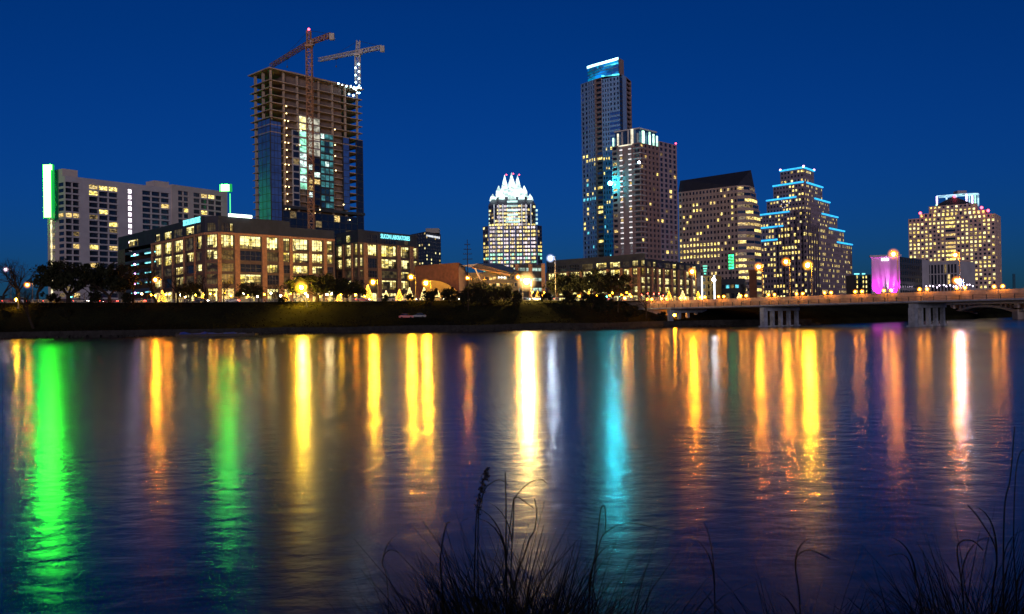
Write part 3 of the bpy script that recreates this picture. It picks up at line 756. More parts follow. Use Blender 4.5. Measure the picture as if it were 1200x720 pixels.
# --- dark mid-rise right of the second office
A, C, B = XY(482, 610), XY(500, 590), XY(517.5, 612)
mid_ = thing('apartment_block', 'dark mid-rise with few lit windows and small white rooftop lettering, behind brick office', 'apartment block', (C.x, C.y, 10))
zt = Z(500, 271.5, 590); mb = MB(); rng = random.Random(31)
cells = facade(mb, A, C, 10, zt, 6, 21, .55, .5, .3) + facade(mb, C, B, 10, zt, 7, 21, .55, .5, .3)
back_box(mb, A, C, B, 10, zt); mb.build('wall', ['spandrel_dark', 'roof_grey'], mid_)
windows(mid_, cells, lambda c: pick(rng, [(.10, 'room_white'), (.06, 'room_warm'), (1, 'dark_glass')]), hidden=lambda u, v: v > 312)
mb = MB(); a, c = pt_on(A, C, 491), pt_on(C, B, 514); dd = (B - C).normalized(); nn = Vector((dd.y, -dd.x)); x = .05
while x < .9:                                          # a row of small glowing letters too far off to read
    p = lerp(C, B, x) + nn * .3; w = rng.uniform(.25, .5); mb.box((p.x, p.y, zt - 2.6), (w, .08, rng.uniform(.55, .8)), dd); x += .075
mb.build('lettering', 'sign_white', mid_)
mb = MB(); p = lerp(A, C, .75) + Vector((2, 6)); mb.prism([p, p + Vector((9, 0)), p + Vector((9, 9)), p + Vector((0, 9))], zt, zt + 3.2); mb.build('roof_penthouse', 'spandrel_dark', mid_)
# ------------------------------------------------------------------ buildings, right half
mat('copper_roof', (0.10, 0.085, 0.085), 0.5, metal=0.3, vary=0.25, scale=0.2)
mat('limestone', (0.27, 0.205, 0.185), 0.85, vary=0.2, scale=0.25)
mat('granite_pink', (0.42, 0.29, 0.25), 0.8, vary=0.18, scale=0.2)
mat('granite_mauve', (0.21, 0.165, 0.20), 0.75, vary=0.2, scale=0.2)
mat('granite_grey', (0.22, 0.19, 0.19), 0.75, vary=0.2, scale=0.2)
mat('tower_pale', (0.15, 0.235, 0.42), 0.6, vary=0.15, scale=0.15)
mat('tower_brown', (0.19, 0.125, 0.12), 0.75, vary=0.2, scale=0.2)
mat('yellow_plaster', (0.28, 0.19, 0.05), 0.8, vary=0.2)
mat('slate_roof', (0.022, 0.024, 0.035), 0.6, vary=0.25)

# --- city hall: brick block, louvre wall, tilted copper roof on a strut, curved wall
g0 = gz(-20)
ch_ = thing('city_hall', 'low angular copper-roofed civic hall with tilted roof slab and slanting strut, below the crowned tower', 'civic hall', (XY(560, 352).x, 352, g0))
mb = MB(); a, c = XY(486, 372), XY(538, 352); mb.prism([a, c, XY(546, 380), XY(490, 400)], g0, Z(520, 309.5, 360)); mb.build('brick_block', 'brick_brown', ch_)
mb = MB(); a, c = XY(538.3, 351), XY(551, 366); h0, h1 = Z(538, 312, 351), Z(551, 327, 366)
mb.hex([(a.x, a.y, g0), (c.x, c.y, g0), (c.x + 1, c.y + 6, g0), (a.x + 1, a.y + 12, g0), (a.x, a.y, h0), (c.x, c.y, h1), (c.x + 1, c.y + 6, h1), (a.x + 1, a.y + 12, h0)])
for k in range(7):
    p = lerp(a, c, (k + .5) / 7); mb.box((p.x - .3, p.y - .35, (g0 + lerp(h0, h1, (k + .5) / 7) - .5) / 2), (.14, .25, (lerp(h0, h1, (k + .5) / 7) - .5 - g0) / 2))
mb.build('louvre_wall', 'limestone', ch_)
mb = MB(); arc = [(498, 328.5), (508, 328.8), (516, 330), (523, 332.5), (529, 336), (533.5, 340), (537, 345)]
for (u0, v0), (u1, v1) in zip(arc, arc[1:]):
    x0, x1 = XY(u0, 338).x, XY(u1, 338).x; z0, z1 = Z(u0, v0, 338), Z(u1, v1, 338)
    mb.hex([(x0, 338, g0), (x1, 338, g0), (x1, 350, g0), (x0, 350, g0), (x0, 338, z0), (x1, 338, z1), (x1, 350, z1), (x0, 350, z0)])
mb.build('curved_wall', 'yellow_plaster', ch_)
mb = MB(); y0, y1 = 345, 385                            # dark glazed body under the roof
pts = [XY(548, 356), XY(607, 352), XY(607, 384), XY(548, 384)]
cells = facade(mb, pts[0], pts[1], g0, Z(580, 319, 354), 14, [(g0 + 2.2, g0 + 4.6), (g0 + 6.6, g0 + 7.8), (g0 + 9.3, g0 + 10.4)], .85, .5, .25)
mb.prism(pts, g0, Z(580, 319, 354), sides=(1, 2, 3)); mb.build('glazed_body', 'spandrel_dark', ch_)
rng = random.Random(41)
windows(ch_, cells, lambda c: pick(rng, [(.0 if c['j'] == 0 else (.55 if 6 <= c['i'] <= 11 else .12), 'room_warm'), (.12, 'room_dim'), (1, 'dark_glass')]))
mb = MB(); q = [P(540, 311.5, 352), P(560, 309.0, 352), P(598, 319.5, 344), P(598, 321.5, 344), P(578, 317.5, 350), P(552, 313.5, 352)]
n0 = len(mb.v); top = [(p.x, p.y, p.z) for p in q]; mb.face(top); mb.face([(x + 6, y + 34, z + 2.2) for x, y, z in reversed(top)])
for k in range(6): (x0, y0_, z0), (x1, y1_, z1) = top[k], top[(k + 1) % 6]; mb.face([(x0, y0_, z0), (x0 + 6, y0_ + 34, z0 + 2.2), (x1 + 6, y1_ + 34, z1 + 2.2), (x1, y1_, z1)])
mb.build('roof', 'copper_roof', ch_)
mb = MB(); q = [P(552, 313.6, 350.4), P(578, 317.6, 348.4), P(598, 321.6, 342.4), P(597, 324, 343.5), P(577, 319.3, 350), P(553, 314.6, 351.5)]
mb.face([tuple(p) for p in q]); mb.face([tuple(p + Vector((0, .5, -.05))) for p in reversed(q)]); mb.build('soffit', 'granite_pink', ch_)
mb = MB(); mb.tube(P(556.5, 314.5, 349), P(568, 338, 349), .35, n=6); mb.build('strut', 'frame_pale', ch_)
mb = MB(); a = P(582, 326.3, 350)
sg = [(584.2 + k * 1.15, .9 - .25 * (k % 3)) for k in range(8)]
for u, h in sg: p = P(u, 325.3, 350.6); mb.box((p.x, 350.6, p.z), (.15, .06, h * .55))
mb.build('lettering', 'sign_white', ch_)

# --- crowned tower (far)
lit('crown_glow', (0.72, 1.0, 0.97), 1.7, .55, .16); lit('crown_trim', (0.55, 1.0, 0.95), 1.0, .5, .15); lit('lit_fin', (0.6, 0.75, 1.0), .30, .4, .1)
Yf = 950; g0 = 10
def XF(u): return XY(u, Yf).x
cx = XF(601.5)
fro = thing('crowned_tower', 'tall office tower topped by a glowing white pointed crown, far off in the centre', 'skyscraper', (cx, Yf, g0))
rng = random.Random(52); cells = []; mb = MB()
w1 = (XF(636) - XF(568.5)) / 2; w2 = (XF(628.5) - XF(574)) / 2
zs1, zs2, zs3 = Z(601, 268, Yf), Z(601, 243, Yf), Z(601, 234, Yf)
def octo(w, ch, y0, dep): return [Vector(p) for p in ((cx - w, y0 + ch), (cx - w + ch, y0), (cx + w - ch, y0), (cx + w, y0 + ch), (cx + w, y0 + dep), (cx - w, y0 + dep))]
o1 = octo(w1, 7, Yf - w1, 2 * w1); o2 = octo(w2, 9, Yf - w2, 2 * w2)
n1 = int((zs1 - g0) / 3.9); n2 = 7
cells += facade(mb, o1[0], o1[1], g0, zs1, 3, n1, .8, .55, .2); cells += facade(mb, o1[1], o1[2], g0, zs1, 17, n1, .8, .55, .2); cells += facade(mb, o1[2], o1[3], g0, zs1, 3, n1, .8, .55, .2)
mb.prism(o1, g0, zs1, sides=(3, 4, 5)); 
cells += facade(mb, o2[0], o2[1], zs1, zs2, 3, 6, .8, .55, .2); cells += facade(mb, o2[1], o2[2], zs1, zs2, 13, 6, .8, .55, .2); cells += facade(mb, o2[2], o2[3], zs1, zs2, 3, 6, .8, .55, .2)
mb.prism(o2, zs1, zs2, sides=(3, 4, 5)); o3 = octo(w2 - 4, 8, Yf - w2 + 3, 2 * w2 - 6)
for k in range(6): a, b_, c, d_ = o2[k], o2[(k + 1) % 6], o3[(k + 1) % 6], o3[k]; mb.face([(a.x, a.y, zs2), (b_.x, b_.y, zs2), (c.x, c.y, zs3), (d_.x, d_.y, zs3)])
mb.face([(p.x, p.y, zs3) for p in o3]); mb.build('wall', mat('granite_dark', (.085, .085, .11), .6, vary=.2), fro)
def ch(c):
    u, v = proj(c['c'])
    if v > 298: return pick(rng, [(.4, 'room_green'), (.25, 'room_bright'), (1, 'dark_glass')])
    return pick(rng, [(.75 if runs(c, 1) > .56 else .10, 'room_bright'), (.10, 'room_warm'), (.06, 'room_white'), (.10, 'room_dim'), (1, 'dark_glass')])
windows(fro, cells, ch, hidden=lambda u, v: v > 308)
for u in (575, 583, 591, 598, 605, 613, 622, 629):       # pale lit fins up the shaft
    x = XF(u); mb = MB(); mb.box((x, Yf - w1 - .5, (g0 + zs1) / 2), (.8, .45, (zs1 - g0) / 2)); mb.build('fin', 'tower_pale', fro)
for u in (581, 586.5, 591, 612.5, 617.5, 623): x = XF(u); mb = MB(); mb.box((x, Yf - w2 - .5, (zs1 + zs2) / 2), (.55, .4, (zs2 - zs1) / 2)); mb.build('fin', 'lit_fin', fro)
for v in (240, 245, 250, 255, 259.5, 263):
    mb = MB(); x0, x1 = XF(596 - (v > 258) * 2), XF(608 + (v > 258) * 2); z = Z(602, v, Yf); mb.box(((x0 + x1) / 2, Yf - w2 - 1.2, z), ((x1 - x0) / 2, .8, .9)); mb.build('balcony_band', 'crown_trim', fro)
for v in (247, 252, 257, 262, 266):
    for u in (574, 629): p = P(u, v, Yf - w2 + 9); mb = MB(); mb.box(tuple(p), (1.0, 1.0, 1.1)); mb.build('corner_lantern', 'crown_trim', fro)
def gable(xc, yc, w, dep, z0, zsh, ztip):
    mb = MB(); a = [(xc - w, yc - dep), (xc + w, yc - dep), (xc + w, yc + dep), (xc - w, yc + dep)]
    b_ = [(xc - w * .72, yc - dep * .72), (xc + w * .72, yc - dep * .72), (xc + w * .72, yc + dep * .72), (xc - w * .72, yc + dep * .72)]
    for k in range(4):
        k2 = (k + 1) % 4
        mb.face([(*a[k], z0), (*a[k2], z0), (*b_[k2], zsh), (*b_[k], zsh)]); mb.face([(*b_[k], zsh), (*b_[k2], zsh), (xc, yc, ztip)])
    return mb
yf = Yf - w2 + 6
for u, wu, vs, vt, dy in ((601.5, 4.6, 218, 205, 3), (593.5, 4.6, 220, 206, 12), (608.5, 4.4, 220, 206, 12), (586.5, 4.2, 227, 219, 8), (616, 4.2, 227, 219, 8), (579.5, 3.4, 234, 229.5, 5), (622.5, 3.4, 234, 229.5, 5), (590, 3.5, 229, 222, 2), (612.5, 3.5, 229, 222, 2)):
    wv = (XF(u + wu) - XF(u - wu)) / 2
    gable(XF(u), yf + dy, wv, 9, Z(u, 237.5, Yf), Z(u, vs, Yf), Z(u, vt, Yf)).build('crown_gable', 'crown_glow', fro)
for u, v in ((593.5, 205), (601.5, 203.8), (608.5, 205)): mb = MB(); beacon(mb, P(u, v, yf + 8), .7); mb.build('warning_light', 'red_beacon', fro)

# --- tallest condominium tower with blue-lit rounded crown
Yt = 575; g0 = 9
pL, p1, p2, p3 = XY(684.5, 600), XY(700.5, 588), XY(709, 583), XY(730, 575); p4 = XY(733.5, 580); p5 = XY(738, 586); p6 = XY(744, 598)
zt = Z(729, 89, 575); zL = Z(692, 97, 596)
tal = thing('condominium_tower', 'tallest tower in the skyline with pale grid front and glowing blue curved crown', 'skyscraper', (p3.x, p3.y, g0))
rng = random.Random(61); cells = []; mb = MB(); NF = 47
rows = lambda zt_: [(g0 + (zt_ - g0) / NF * (j + .24), g0 + (zt_ - g0) / NF * (j + .82)) for j in range(NF)]
q684 = lerp(pL, p1, .5)
ra = rows(zL)
cells += facade(mb, pL, q684, g0, zL, 2, ra, .62, .5, .35, side='g2'); cells += facade(mb, q684, p1, g0, zL, 3, ra, .55, .5, .35, side='g')
mb.face([(p1.x, p1.y, zL), (p2.x, p2.y, zL), (p2.x, p2.y, zL + .01), (p1.x, p1.y, zL + .01)])
cells += facade(mb, p1, p2, g0, zL, 1, ra, .82, .5, 1.3, mi=1, side='b')
rb_ = rows(zt); mid3 = lerp(p2, p3, .42)
cells += facade(mb, p2, mid3, g0, zt, 3, rb_, .5, .5, .35, side='g')
zc = rb_[NF - 7][0] - .3
cells += facade(mb, mid3, p3, g0, zc, 1, [r for r in rb_ if r[1] < zc], .98, .5, .2, side='glass')
cells += facade(mb, mid3, p3, zc, zt, 3, [r for r in rb_ if r[0] > zc], .5, .5, .35, side='g')
zW = Z(739, 91, 588)
cells += facade(mb, p3, p4, g0, zt, 1, rb_, .9, .6, .15, mi=2, side='dk'); mb.face([(p4.x, p4.y, g0), (p5.x, p5.y, g0), (p5.x, p5.y, zW), (p4.x, p4.y, zW)], 0)
cells += facade(mb, p5, p6, g0, zW, 1, rows(zW), .8, .5, 1.2, mi=1, side='b')
pb = pL + Vector((14, 26)); mb.prism([p6, p6 + Vector((-12, 24)), pb, pL], g0, zL, sides=(0, 1, 2), top=False)
mb.face([(p.x, p.y, zL - .02) for p in (pL, p1, p2, p3, p4, p5, p6, p6 + Vector((-12, 24)), pb)], 3)
mb.face([(p.x, p.y, zt) for p in (p2, p3, p4, p4 + Vector((-10, 18)), p2 + Vector((2, 14)))], 3)
mb.prism([p2, p3, p4, p4 + Vector((-10, 18)), p2 + Vector((2, 14))], zL, zt, 0, sides=(2, 3, 4), top=False)
mb.prism([p4, p5, p6, p6 + Vector((-12, 20)), p4 + Vector((-10, 18))], zL, zW, 0, sides=(2, 3, 4))
mb.build('wall', ['tower_pale', 'tower_brown', 'frame_dark', 'roof_grey'], tal)
def ch(c):
    u, v = proj(c['c']); s = c['side']
    if 183 < v < 190 and u < 717 and s != 'dk': return 'room_bright'
    if 230.5 < v < 236 and u < 702: return 'room_cyan'
    if s == 'glass': return pick(rng, [(.04, 'room_bright'), (1, 'blue_glass')])
    if v > 170 and s != 'dk': return pick(rng, [(.09, 'room_bright'), (.04, 'room_warm'), (.02, 'room_cyan'), (.3, 'blue_glass'), (1, 'dark_glass')])
    return 'dark_glass' if s != 'g2' or v < 110 else pick(rng, [(.2, 'blue_glass'), (1, 'dark_glass')])
windows(tal, cells, ch, hidden=lambda u, v: v > 298 or (u > 721 and v > 165))
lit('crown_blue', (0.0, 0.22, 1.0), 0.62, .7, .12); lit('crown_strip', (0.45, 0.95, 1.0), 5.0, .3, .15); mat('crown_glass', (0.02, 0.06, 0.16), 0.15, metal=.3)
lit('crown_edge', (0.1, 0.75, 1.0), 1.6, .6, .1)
arc = [(693, 597, 97), (698, 590.5, 96), (705, 585, 95), (713, 580.5, 93), (721, 577.5, 91), (729, 576, 88.5)]
topv = [77.8, 76.3, 74.3, 72, 69.8, 67.3]
rim = [(XY(u, Y), Z(u, v, Y), Z(u, tv, Y)) for (u, Y, v), tv in zip(arc, topv)]
mb = MB()
for (a, za, ta), (b_, zb_, tb) in zip(rim, rim[1:]): mb.face([(a.x, a.y, zL), (b_.x, b_.y, zL), (b_.x, b_.y, tb), (a.x, a.y, ta)])
bk = [XY(730, 600), XY(701, 612)]
mb.face([(rim[-1][0].x, rim[-1][0].y, zL), (bk[0].x, bk[0].y, zL), (bk[0].x, bk[0].y, rim[-1][2]), (rim[-1][0].x, rim[-1][0].y, rim[-1][2])])
mb.face([(bk[1].x, bk[1].y, zL), (rim[0][0].x, rim[0][0].y, zL), (rim[0][0].x, rim[0][0].y, rim[0][2]), (bk[1].x, bk[1].y, rim[0][2])])
mb.face([(bk[0].x, bk[0].y, zL), (bk[1].x, bk[1].y, zL), (bk[1].x, bk[1].y, rim[0][2]), (bk[0].x, bk[0].y, rim[-1][2])])
mb.face([(a.x, a.y, t_ - .3) for a, z_, t_ in rim] + [(bk[0].x, bk[0].y, rim[-1][2] - .3), (bk[1].x, bk[1].y, rim[0][2] - .3)])
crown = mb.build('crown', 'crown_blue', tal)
def band(f0, f1, out, m_, nm, w0=0, w1=5):
    mb = MB()
    for k, ((a, za, ta), (b_, zb_, tb)) in enumerate(zip(rim, rim[1:])):
        if not (w0 <= k < w1): continue
        dd = (b_ - a).normalized(); nn = Vector((dd.y, -dd.x)) * out
        la_, ha_, lb_, hb_ = lerp(zL, ta, f0), lerp(zL, ta, f1), lerp(zL, tb, f0), lerp(zL, tb, f1)
        mb.hex([(a.x + nn.x, a.y + nn.y, la_), (b_.x + nn.x, b_.y + nn.y, lb_), (b_.x, b_.y, lb_), (a.x, a.y, la_), (a.x + nn.x, a.y + nn.y, ha_), (b_.x + nn.x, b_.y + nn.y, hb_), (b_.x, b_.y, hb_), (a.x, a.y, ha_)])
    mb.build(nm, m_, crown)
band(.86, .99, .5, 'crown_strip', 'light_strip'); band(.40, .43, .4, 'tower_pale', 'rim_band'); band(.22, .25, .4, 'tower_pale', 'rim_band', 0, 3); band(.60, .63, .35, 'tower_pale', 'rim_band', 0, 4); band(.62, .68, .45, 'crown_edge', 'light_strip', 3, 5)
mb = MB(); zb = Z(729, 89, 575)
p = lerp(p2, p3, .02); mb.tube((p.x, p.y - .4, zL + .6), (lerp(p2, p3, .98).x, lerp(p2, p3, .98).y - .4, zt + .9), .55); mb.build('light_strip', 'crown_edge', crown)
mb = MB(); a, b_ = XY(730, 578), XY(735.5, 584); mb.prism([a, b_, b_ + Vector((-6, 16)), a + Vector((-4, 16))], zW - 1, Z(732, 69, 580)); mb.build('fin_wall', 'tower_brown', tal)
lit('cyan_flood', (0.02, 0.80, 1.0), 560.0)

# --- brown condominium tower with open lit rooftop frame
A, C, B = XY(720, 532), XY(753, 520), XY(775.5, 535); E = XY(796, 549)
zt = Z(753, 167, 520); zw = Z(776, 165.5, 535)
brn = thing('condominium_tower', 'brown tower with white balcony edges and lit open roof frame, before the tallest tower', 'skyscraper', (C.x, C.y, 9))
rng = random.Random(71); cells = []; mb = MB(); NF = 31; g0 = 9; fh = (zt - g0) / NF
rw = [(g0 + fh * (j + .26), g0 + fh * (j + .80)) for j in range(NF)]
dA_ = [(on_line(A, C, a), on_line(A, C, b)) for a, b in ((720.6, 725.5), (729, 732), (739.5, 742.5), (746, 752.2))]
cells += facade(mb, A, C, g0, zt, dA_, rw, rec=.6, side='L')
cells += facade(mb, C, B, g0, zt, 5, rw, .62, .5, .6, side='R')
cells += facade(mb, B, E, g0, zw, 4, [(g0 + (zw - g0) / 32 * (j + .2), g0 + (zw - g0) / 32 * (j + .84)) for j in range(32)], .62, .5, .4, side='W', mi=2)
D = A + Vector((24, 30)); mb.prism([E, E + Vector((-12, 18)), D, A], g0, zt, sides=(0, 1, 2), top=False); mb.face([(p.x, p.y, zt) for p in (A, C, B, E, E + Vector((-12, 18)), D)], 1)
mb.prism([B, E, E + Vector((-10, 12)), B + Vector((-10, 12))], zt, zw, 2, sides=(1, 2, 3)); mb.build('wall', ['tower_brown', 'roof_grey', 'granite_mauve'], brn)
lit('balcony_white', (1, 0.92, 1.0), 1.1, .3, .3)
def ch(c):
    s = c['side']
    if s == 'L' and c['i'] in (1, 2): return 'balcony_dim' if rng.random() < .85 else 'room_warm'
    return pick(rng, [(.05, 'room_warm'), (.03, 'room_bright'), (.07, 'room_dim'), (1, 'dark_glass')])
lit('balcony_dim', (0.9, 0.85, 1.0), .10, .4, .3)
windows(brn, cells, ch, hidden=lambda u, v: v > 300)
for k in range(NF):                                     # white slab edges of the corner and left balconies
    z = g0 + fh * k + .05
    if z < 30: continue
    mb = MB(); dd = (C - A).normalized(); nn = Vector((dd.y, -dd.x)); d2 = (B - C).normalized(); n2_ = Vector((d2.y, -d2.x))
    a, b_ = pt_on(A, C, 745.5), C + nn * .0; c = lerp(C, B, .22)
    mb.prism([a + nn * 1.0, C + nn * 1.0 + n2_ * .8, c + n2_ * .8, c, C, a], z - .18, z + .16, 0, True, True)
    mb.build('balcony', 'frame_pale', brn)
    for u0, u1 in ((729, 732.2), (739.3, 742.6)):
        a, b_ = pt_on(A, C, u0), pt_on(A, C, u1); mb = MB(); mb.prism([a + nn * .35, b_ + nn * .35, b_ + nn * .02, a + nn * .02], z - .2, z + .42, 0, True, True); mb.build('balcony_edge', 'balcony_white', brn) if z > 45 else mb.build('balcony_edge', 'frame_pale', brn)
p = XY(717.3, 531); z = Z(717, 215, 531); mb = MB(); mb.ball((p.x, p.y, z), 1.25); mb.build('flood_lamp', 'cyan_flood', brn); mb = MB(); mb.tube((p.x + 1.2, p.y + .3, z), (A.x + .3, A.y + .4, z), .16); mb.build('lamp_bracket', 'frame_dark', brn)
pent = MB(); cc = (A + B) / 2; ins = [cc + (p - cc) * k for p, k in ((A, .86), (C, .82), (B, .86), (A + B - C, .8))]; zc0 = Z(745, 151, 522)
pent.prism(ins, zt + .02, zc0); pent.build('rooftop_frame', 'crown_glass', brn)
lit('green_white_fin', (0.55, 1.0, 0.72), 2.2, .4, .2); lit('warm_fin', (1.0, .86, .62), 1.0, .4, .2)
for u, v0, v1, s, m_, w in ((721.5, 162, 172, 'L', 'green_white_fin', .4), (727, 157, 171, 'L', 'warm_fin', .4), (732, 155, 169, 'L', 'frame_pale', .4), (739, 152.5, 168, 'L', 'frame_pale', .4), (743.5, 151.5, 167, 'L', 'warm_fin', .7), (750, 156, 167, 'L', 'frame_pale', .4),
                        (757.5, 153.5, 167, 'R', 'green_white_fin', .9), (765, 155, 169, 'R', 'green_white_fin', .5), (769.5, 157.5, 170.5, 'R', 'green_white_fin', .5), (773.5, 159.5, 171.5, 'R', 'green_white_fin', .5)):
    a, b_ = (A, C) if s == 'L' else (C, B); dd = (b_ - a).normalized(); nn = Vector((dd.y, -dd.x)); p = pt_on(a, b_, u) + nn * -.3
    z0, z1 = zt + .03, Z(u, v0, p.y); mb = MB(); mb.box((p.x, p.y, (z0 + z1) / 2), (w, .35, (z1 - z0) / 2), dd); mb.build('crown_post', m_, brn)
mb = MB(); dd = (C - A).normalized(); nn = Vector((dd.y, -dd.x)); a, b_ = pt_on(A, C, 728) + nn * .4, pt_on(A, C, 744) + nn * .4; mb.tube((a.x, a.y, zt - .5), (b_.x, b_.y, zt - .5), .35); mb.build('light_strip', 'warm_fin', brn)
mb = MB(); ring = [p + (p - cc).normalized() * .8 for p in ins]; mb.prism(ring, zc0 - .1, zc0 + .7, 0, True, True); mb.build('crown_ring', 'frame_pale', brn)
mb = MB(); mb.ball(P(749, 190.5, 517), .8); mb.build('white_lamp', lit('white_lamp', (.85, .9, 1), 12), brn)
mb = MB(); beacon(mb, P(792, 168.3, 547), .5); mb.build('warning_light', 'red_beacon', brn)

# --- office with slanted dark roof and rounded right corner
A, C = XY(797, 600), XY(866, 572); g0 = 9
slo = thing('office_tower', 'broad office tower with dark slanted roof and rounded right end, rows of yellow windows', 'office tower', (C.x, C.y, g0))
zt = Z(797, 225.5, 600); rng = random.Random(81); cells = []; mb = MB(); NF = 20; fh = (zt - g0) / NF
cells += facade(mb, A, C, g0, zt, 17, NF, .55, .48, .35, side='F')
kz = Z(893, 256, 588)
def right_u(z): return 893 if z < kz else lerp(893, 883, (z - kz) / (zt + 9 - kz))
for j in range(NF):
    z0, z1 = g0 + fh * j, g0 + fh * (j + 1); ur = right_u((z0 + z1) / 2)
    pl = [C, XY(lerp(866, ur, .36), 571), XY(lerp(866, ur, .72), 574), XY(ur, 584)]
    for a, b_ in zip(pl, pl[1:]): cells += facade(mb, a, b_, z0, z1, 1, [(z0 + fh * .3, z0 + fh * .78)], .97, .5, .2, side='c%d' % j)
    e = pl[-1]; mb.face([(e.x, e.y, z0), (e.x + 3, e.y + 26, z0), (e.x + 3, e.y + 26, z1), (e.x, e.y, z1)])
    if z1 > kz: mb.face([(p.x, p.y, z1 - .01) for p in pl] + [(e.x + 3, e.y + 26, z1 - .01), (A.x + 6, A.y + 22, z1 - .01)])
e = XY(893, 584); D = A + Vector((8, 28)); mb.prism([e + Vector((3, 26)), D, A], g0, zt, sides=(0, 1), top=False); mb.build('wall', 'limestone', slo)
def ch(c):
    u, v = proj(c['c']); s = c['side']
    if s == 'F':
        if 283 < v < 302 and u < 846: return 'room_bright' if rng.random() < .8 else 'room_warm'
        if 240 < v < 252 and 812 < u < 824: return 'room_bright'
        return pick(rng, [(.13 if v > 236 else .02, 'room_bright'), (.06, 'room_warm'), (1, 'dark_glass')])
    if v > 318 and v < 326: return 'room_bright'
    return pick(rng, [(.20, 'room_bright'), (.2, 'room_warm'), (.2, 'room_dim'), (1, 'dark_glass')])
windows(slo, cells, ch, hidden=lambda u, v: v > 318)
mb = MB(); r0, r1 = P(797, 212, 606), P(880, 199.5, 590); f = [Vector((A.x, A.y, zt)), Vector((C.x, C.y, zt)), P(884, 217, 582)]
f[2].z = zt
bk0, bk1 = Vector((D.x, D.y, zt)), Vector((e.x, e.y + 26, zt))
mb.face([f[0], f[1], f[2], r1, r0]); mb.face([f[2], bk1, r1]); mb.face([bk1, bk0, r0, r1]); mb.face([bk0, f[0], r0]); mb.build('roof', 'slate_roof', slo)

# --- stepped tower with blue neon ledges
lit('neon_blue', (0.035, 0.36, 1.0), 1.5, .1); lit('neon_pink_end', (1.0, 0.45, 0.85), 5.0)
C = XY(944, 630); g0 = 9; dl = Vector((-11.6, 15)).normalized(); dr = Vector((13.1, 17)).normalized()
stp = thing('stepped_tower', 'stepped granite office tower outlined by bright blue neon on each ledge', 'office tower', (C.x, C.y, g0))
tiers = [(196, 917, 956.5, 917, 956), (213, 908.5, 966, 908.5, 965.5), (229.6, 900.5, 974, 900.5, 973), (246, 892, 983, 894, 982), (262.3, 884, 990.5, 893, 990), (278, 876, 999.5, 893, 999)]
nin = [(944, 944), (944.6, 947.5), (935.5, 956.4), (927, 964.7), (919.6, 973), (912.6, 982)]
rng = random.Random(91); cells = []; mb = MB(); zt_ = [Z(944, t[0], 630) for t in tiers] + [g0]; neon = []
nl = Vector((-dl.y, dl.x)); nl = nl if nl.y < 0 else -nl; nr_ = Vector((dr.y, -dr.x))
for k, (v, ul, ur, _, _) in enumerate(tiers):
    o = k * .7; c0 = C + (nl + nr_) * o
    L = c0 + dl * 200; R_ = c0 + dr * 200
    a = c0 + (L - c0) * on_line(L, c0, ul).__rsub__(1); b_ = c0 + (R_ - c0) * on_line(c0, R_, ur)
    z0, z1 = zt_[k + 1], zt_[k]; wl, wr = (a - c0).length, (b_ - c0).length
    nf = max(1, round((z1 - z0) / 3.9))
    cells += facade(mb, a, c0, z0, z1 - .9, max(3, round(wl / 2.6)), nf, .6, .5, .3, side='L'); cells += facade(mb, c0, b_, z0, z1 - .9, max(3, round(wr / 2.6)), nf, .6, .5, .3, side='R')
    d_ = a + b_ - c0; mb.prism([a, c0, b_, d_], z1 - .9, z1); mb.prism([a, c0, b_, d_], z0, z1 - .9, sides=(2, 3), top=False)
    neon.append((a, c0, b_, z1, nl, nr_))
mb.build('wall', 'granite_mauve', stp)
windows(stp, cells, lambda c: pick(rng, [(.70 if runs(c, 2) > (.72 if proj(c['c'])[1] < 250 else .60) else .06, 'room_bright'), (.10, 'room_warm'), (.04, 'room_white'), (1, 'dark_glass')]), hidden=lambda u, v: v > 342 or u < 894)
for k, (a, c0, b_, z1, nl, nr_) in enumerate(neon):
    i0, i1 = nin[k]
    for (p, q, u0, u1, nn) in ((a, c0, tiers[k][1], i0, nl), (c0, b_, i1, tiers[k][2], nr_)):
        s0, s1 = pt_on(p, q, max(u0, 880)) + nn * .45, pt_on(p, q, u1) + nn * .45
        if u1 - u0 < 1.0: continue
        m2 = MB(); m2.tube((s0.x, s0.y, z1 - .2), (s1.x, s1.y, z1 - .2), .62, n=6); m2.build('neon_tube', 'neon_blue', stp)
a, c0, b_, z1, nl, nr_ = neon[0]
for p in (a, c0, b_): m2 = MB(); m2.ball((p.x, p.y - .6, z1 + .5), .8); m2.build('warning_light', 'neon_pink_end', stp)
mat('recess_dark', (.075, .065, .08), .7, vary=.1)
for k in range(5):                                       # dark vertical recess lines on the shaft
    for (dd, nn) in ((dl, nl), (dr, nr_)):
        p = C + (nl + nr_) * 4.4 + dd * (3 + 5.2 * k); m2 = MB(); m2.box((p.x, p.y, (g0 + zt_[4 if k > 1 else 3]) / 2), (.3, .25, (zt_[4 if k > 1 else 3] - g0) / 2), dd); m2.build('recess_strip', 'recess_dark', stp)
p = P(920, 239.5, 625); 
m2 = MB()
for k in range(9): m2.ball((p.x + rng.uniform(-3, 4), p.y, p.z + rng.uniform(-2.5, 2.5)), .28, 0, 6, 4)
m2.build('light_cluster', lit('cluster_white', (.85, .8, 1.0), 1.3), stp)

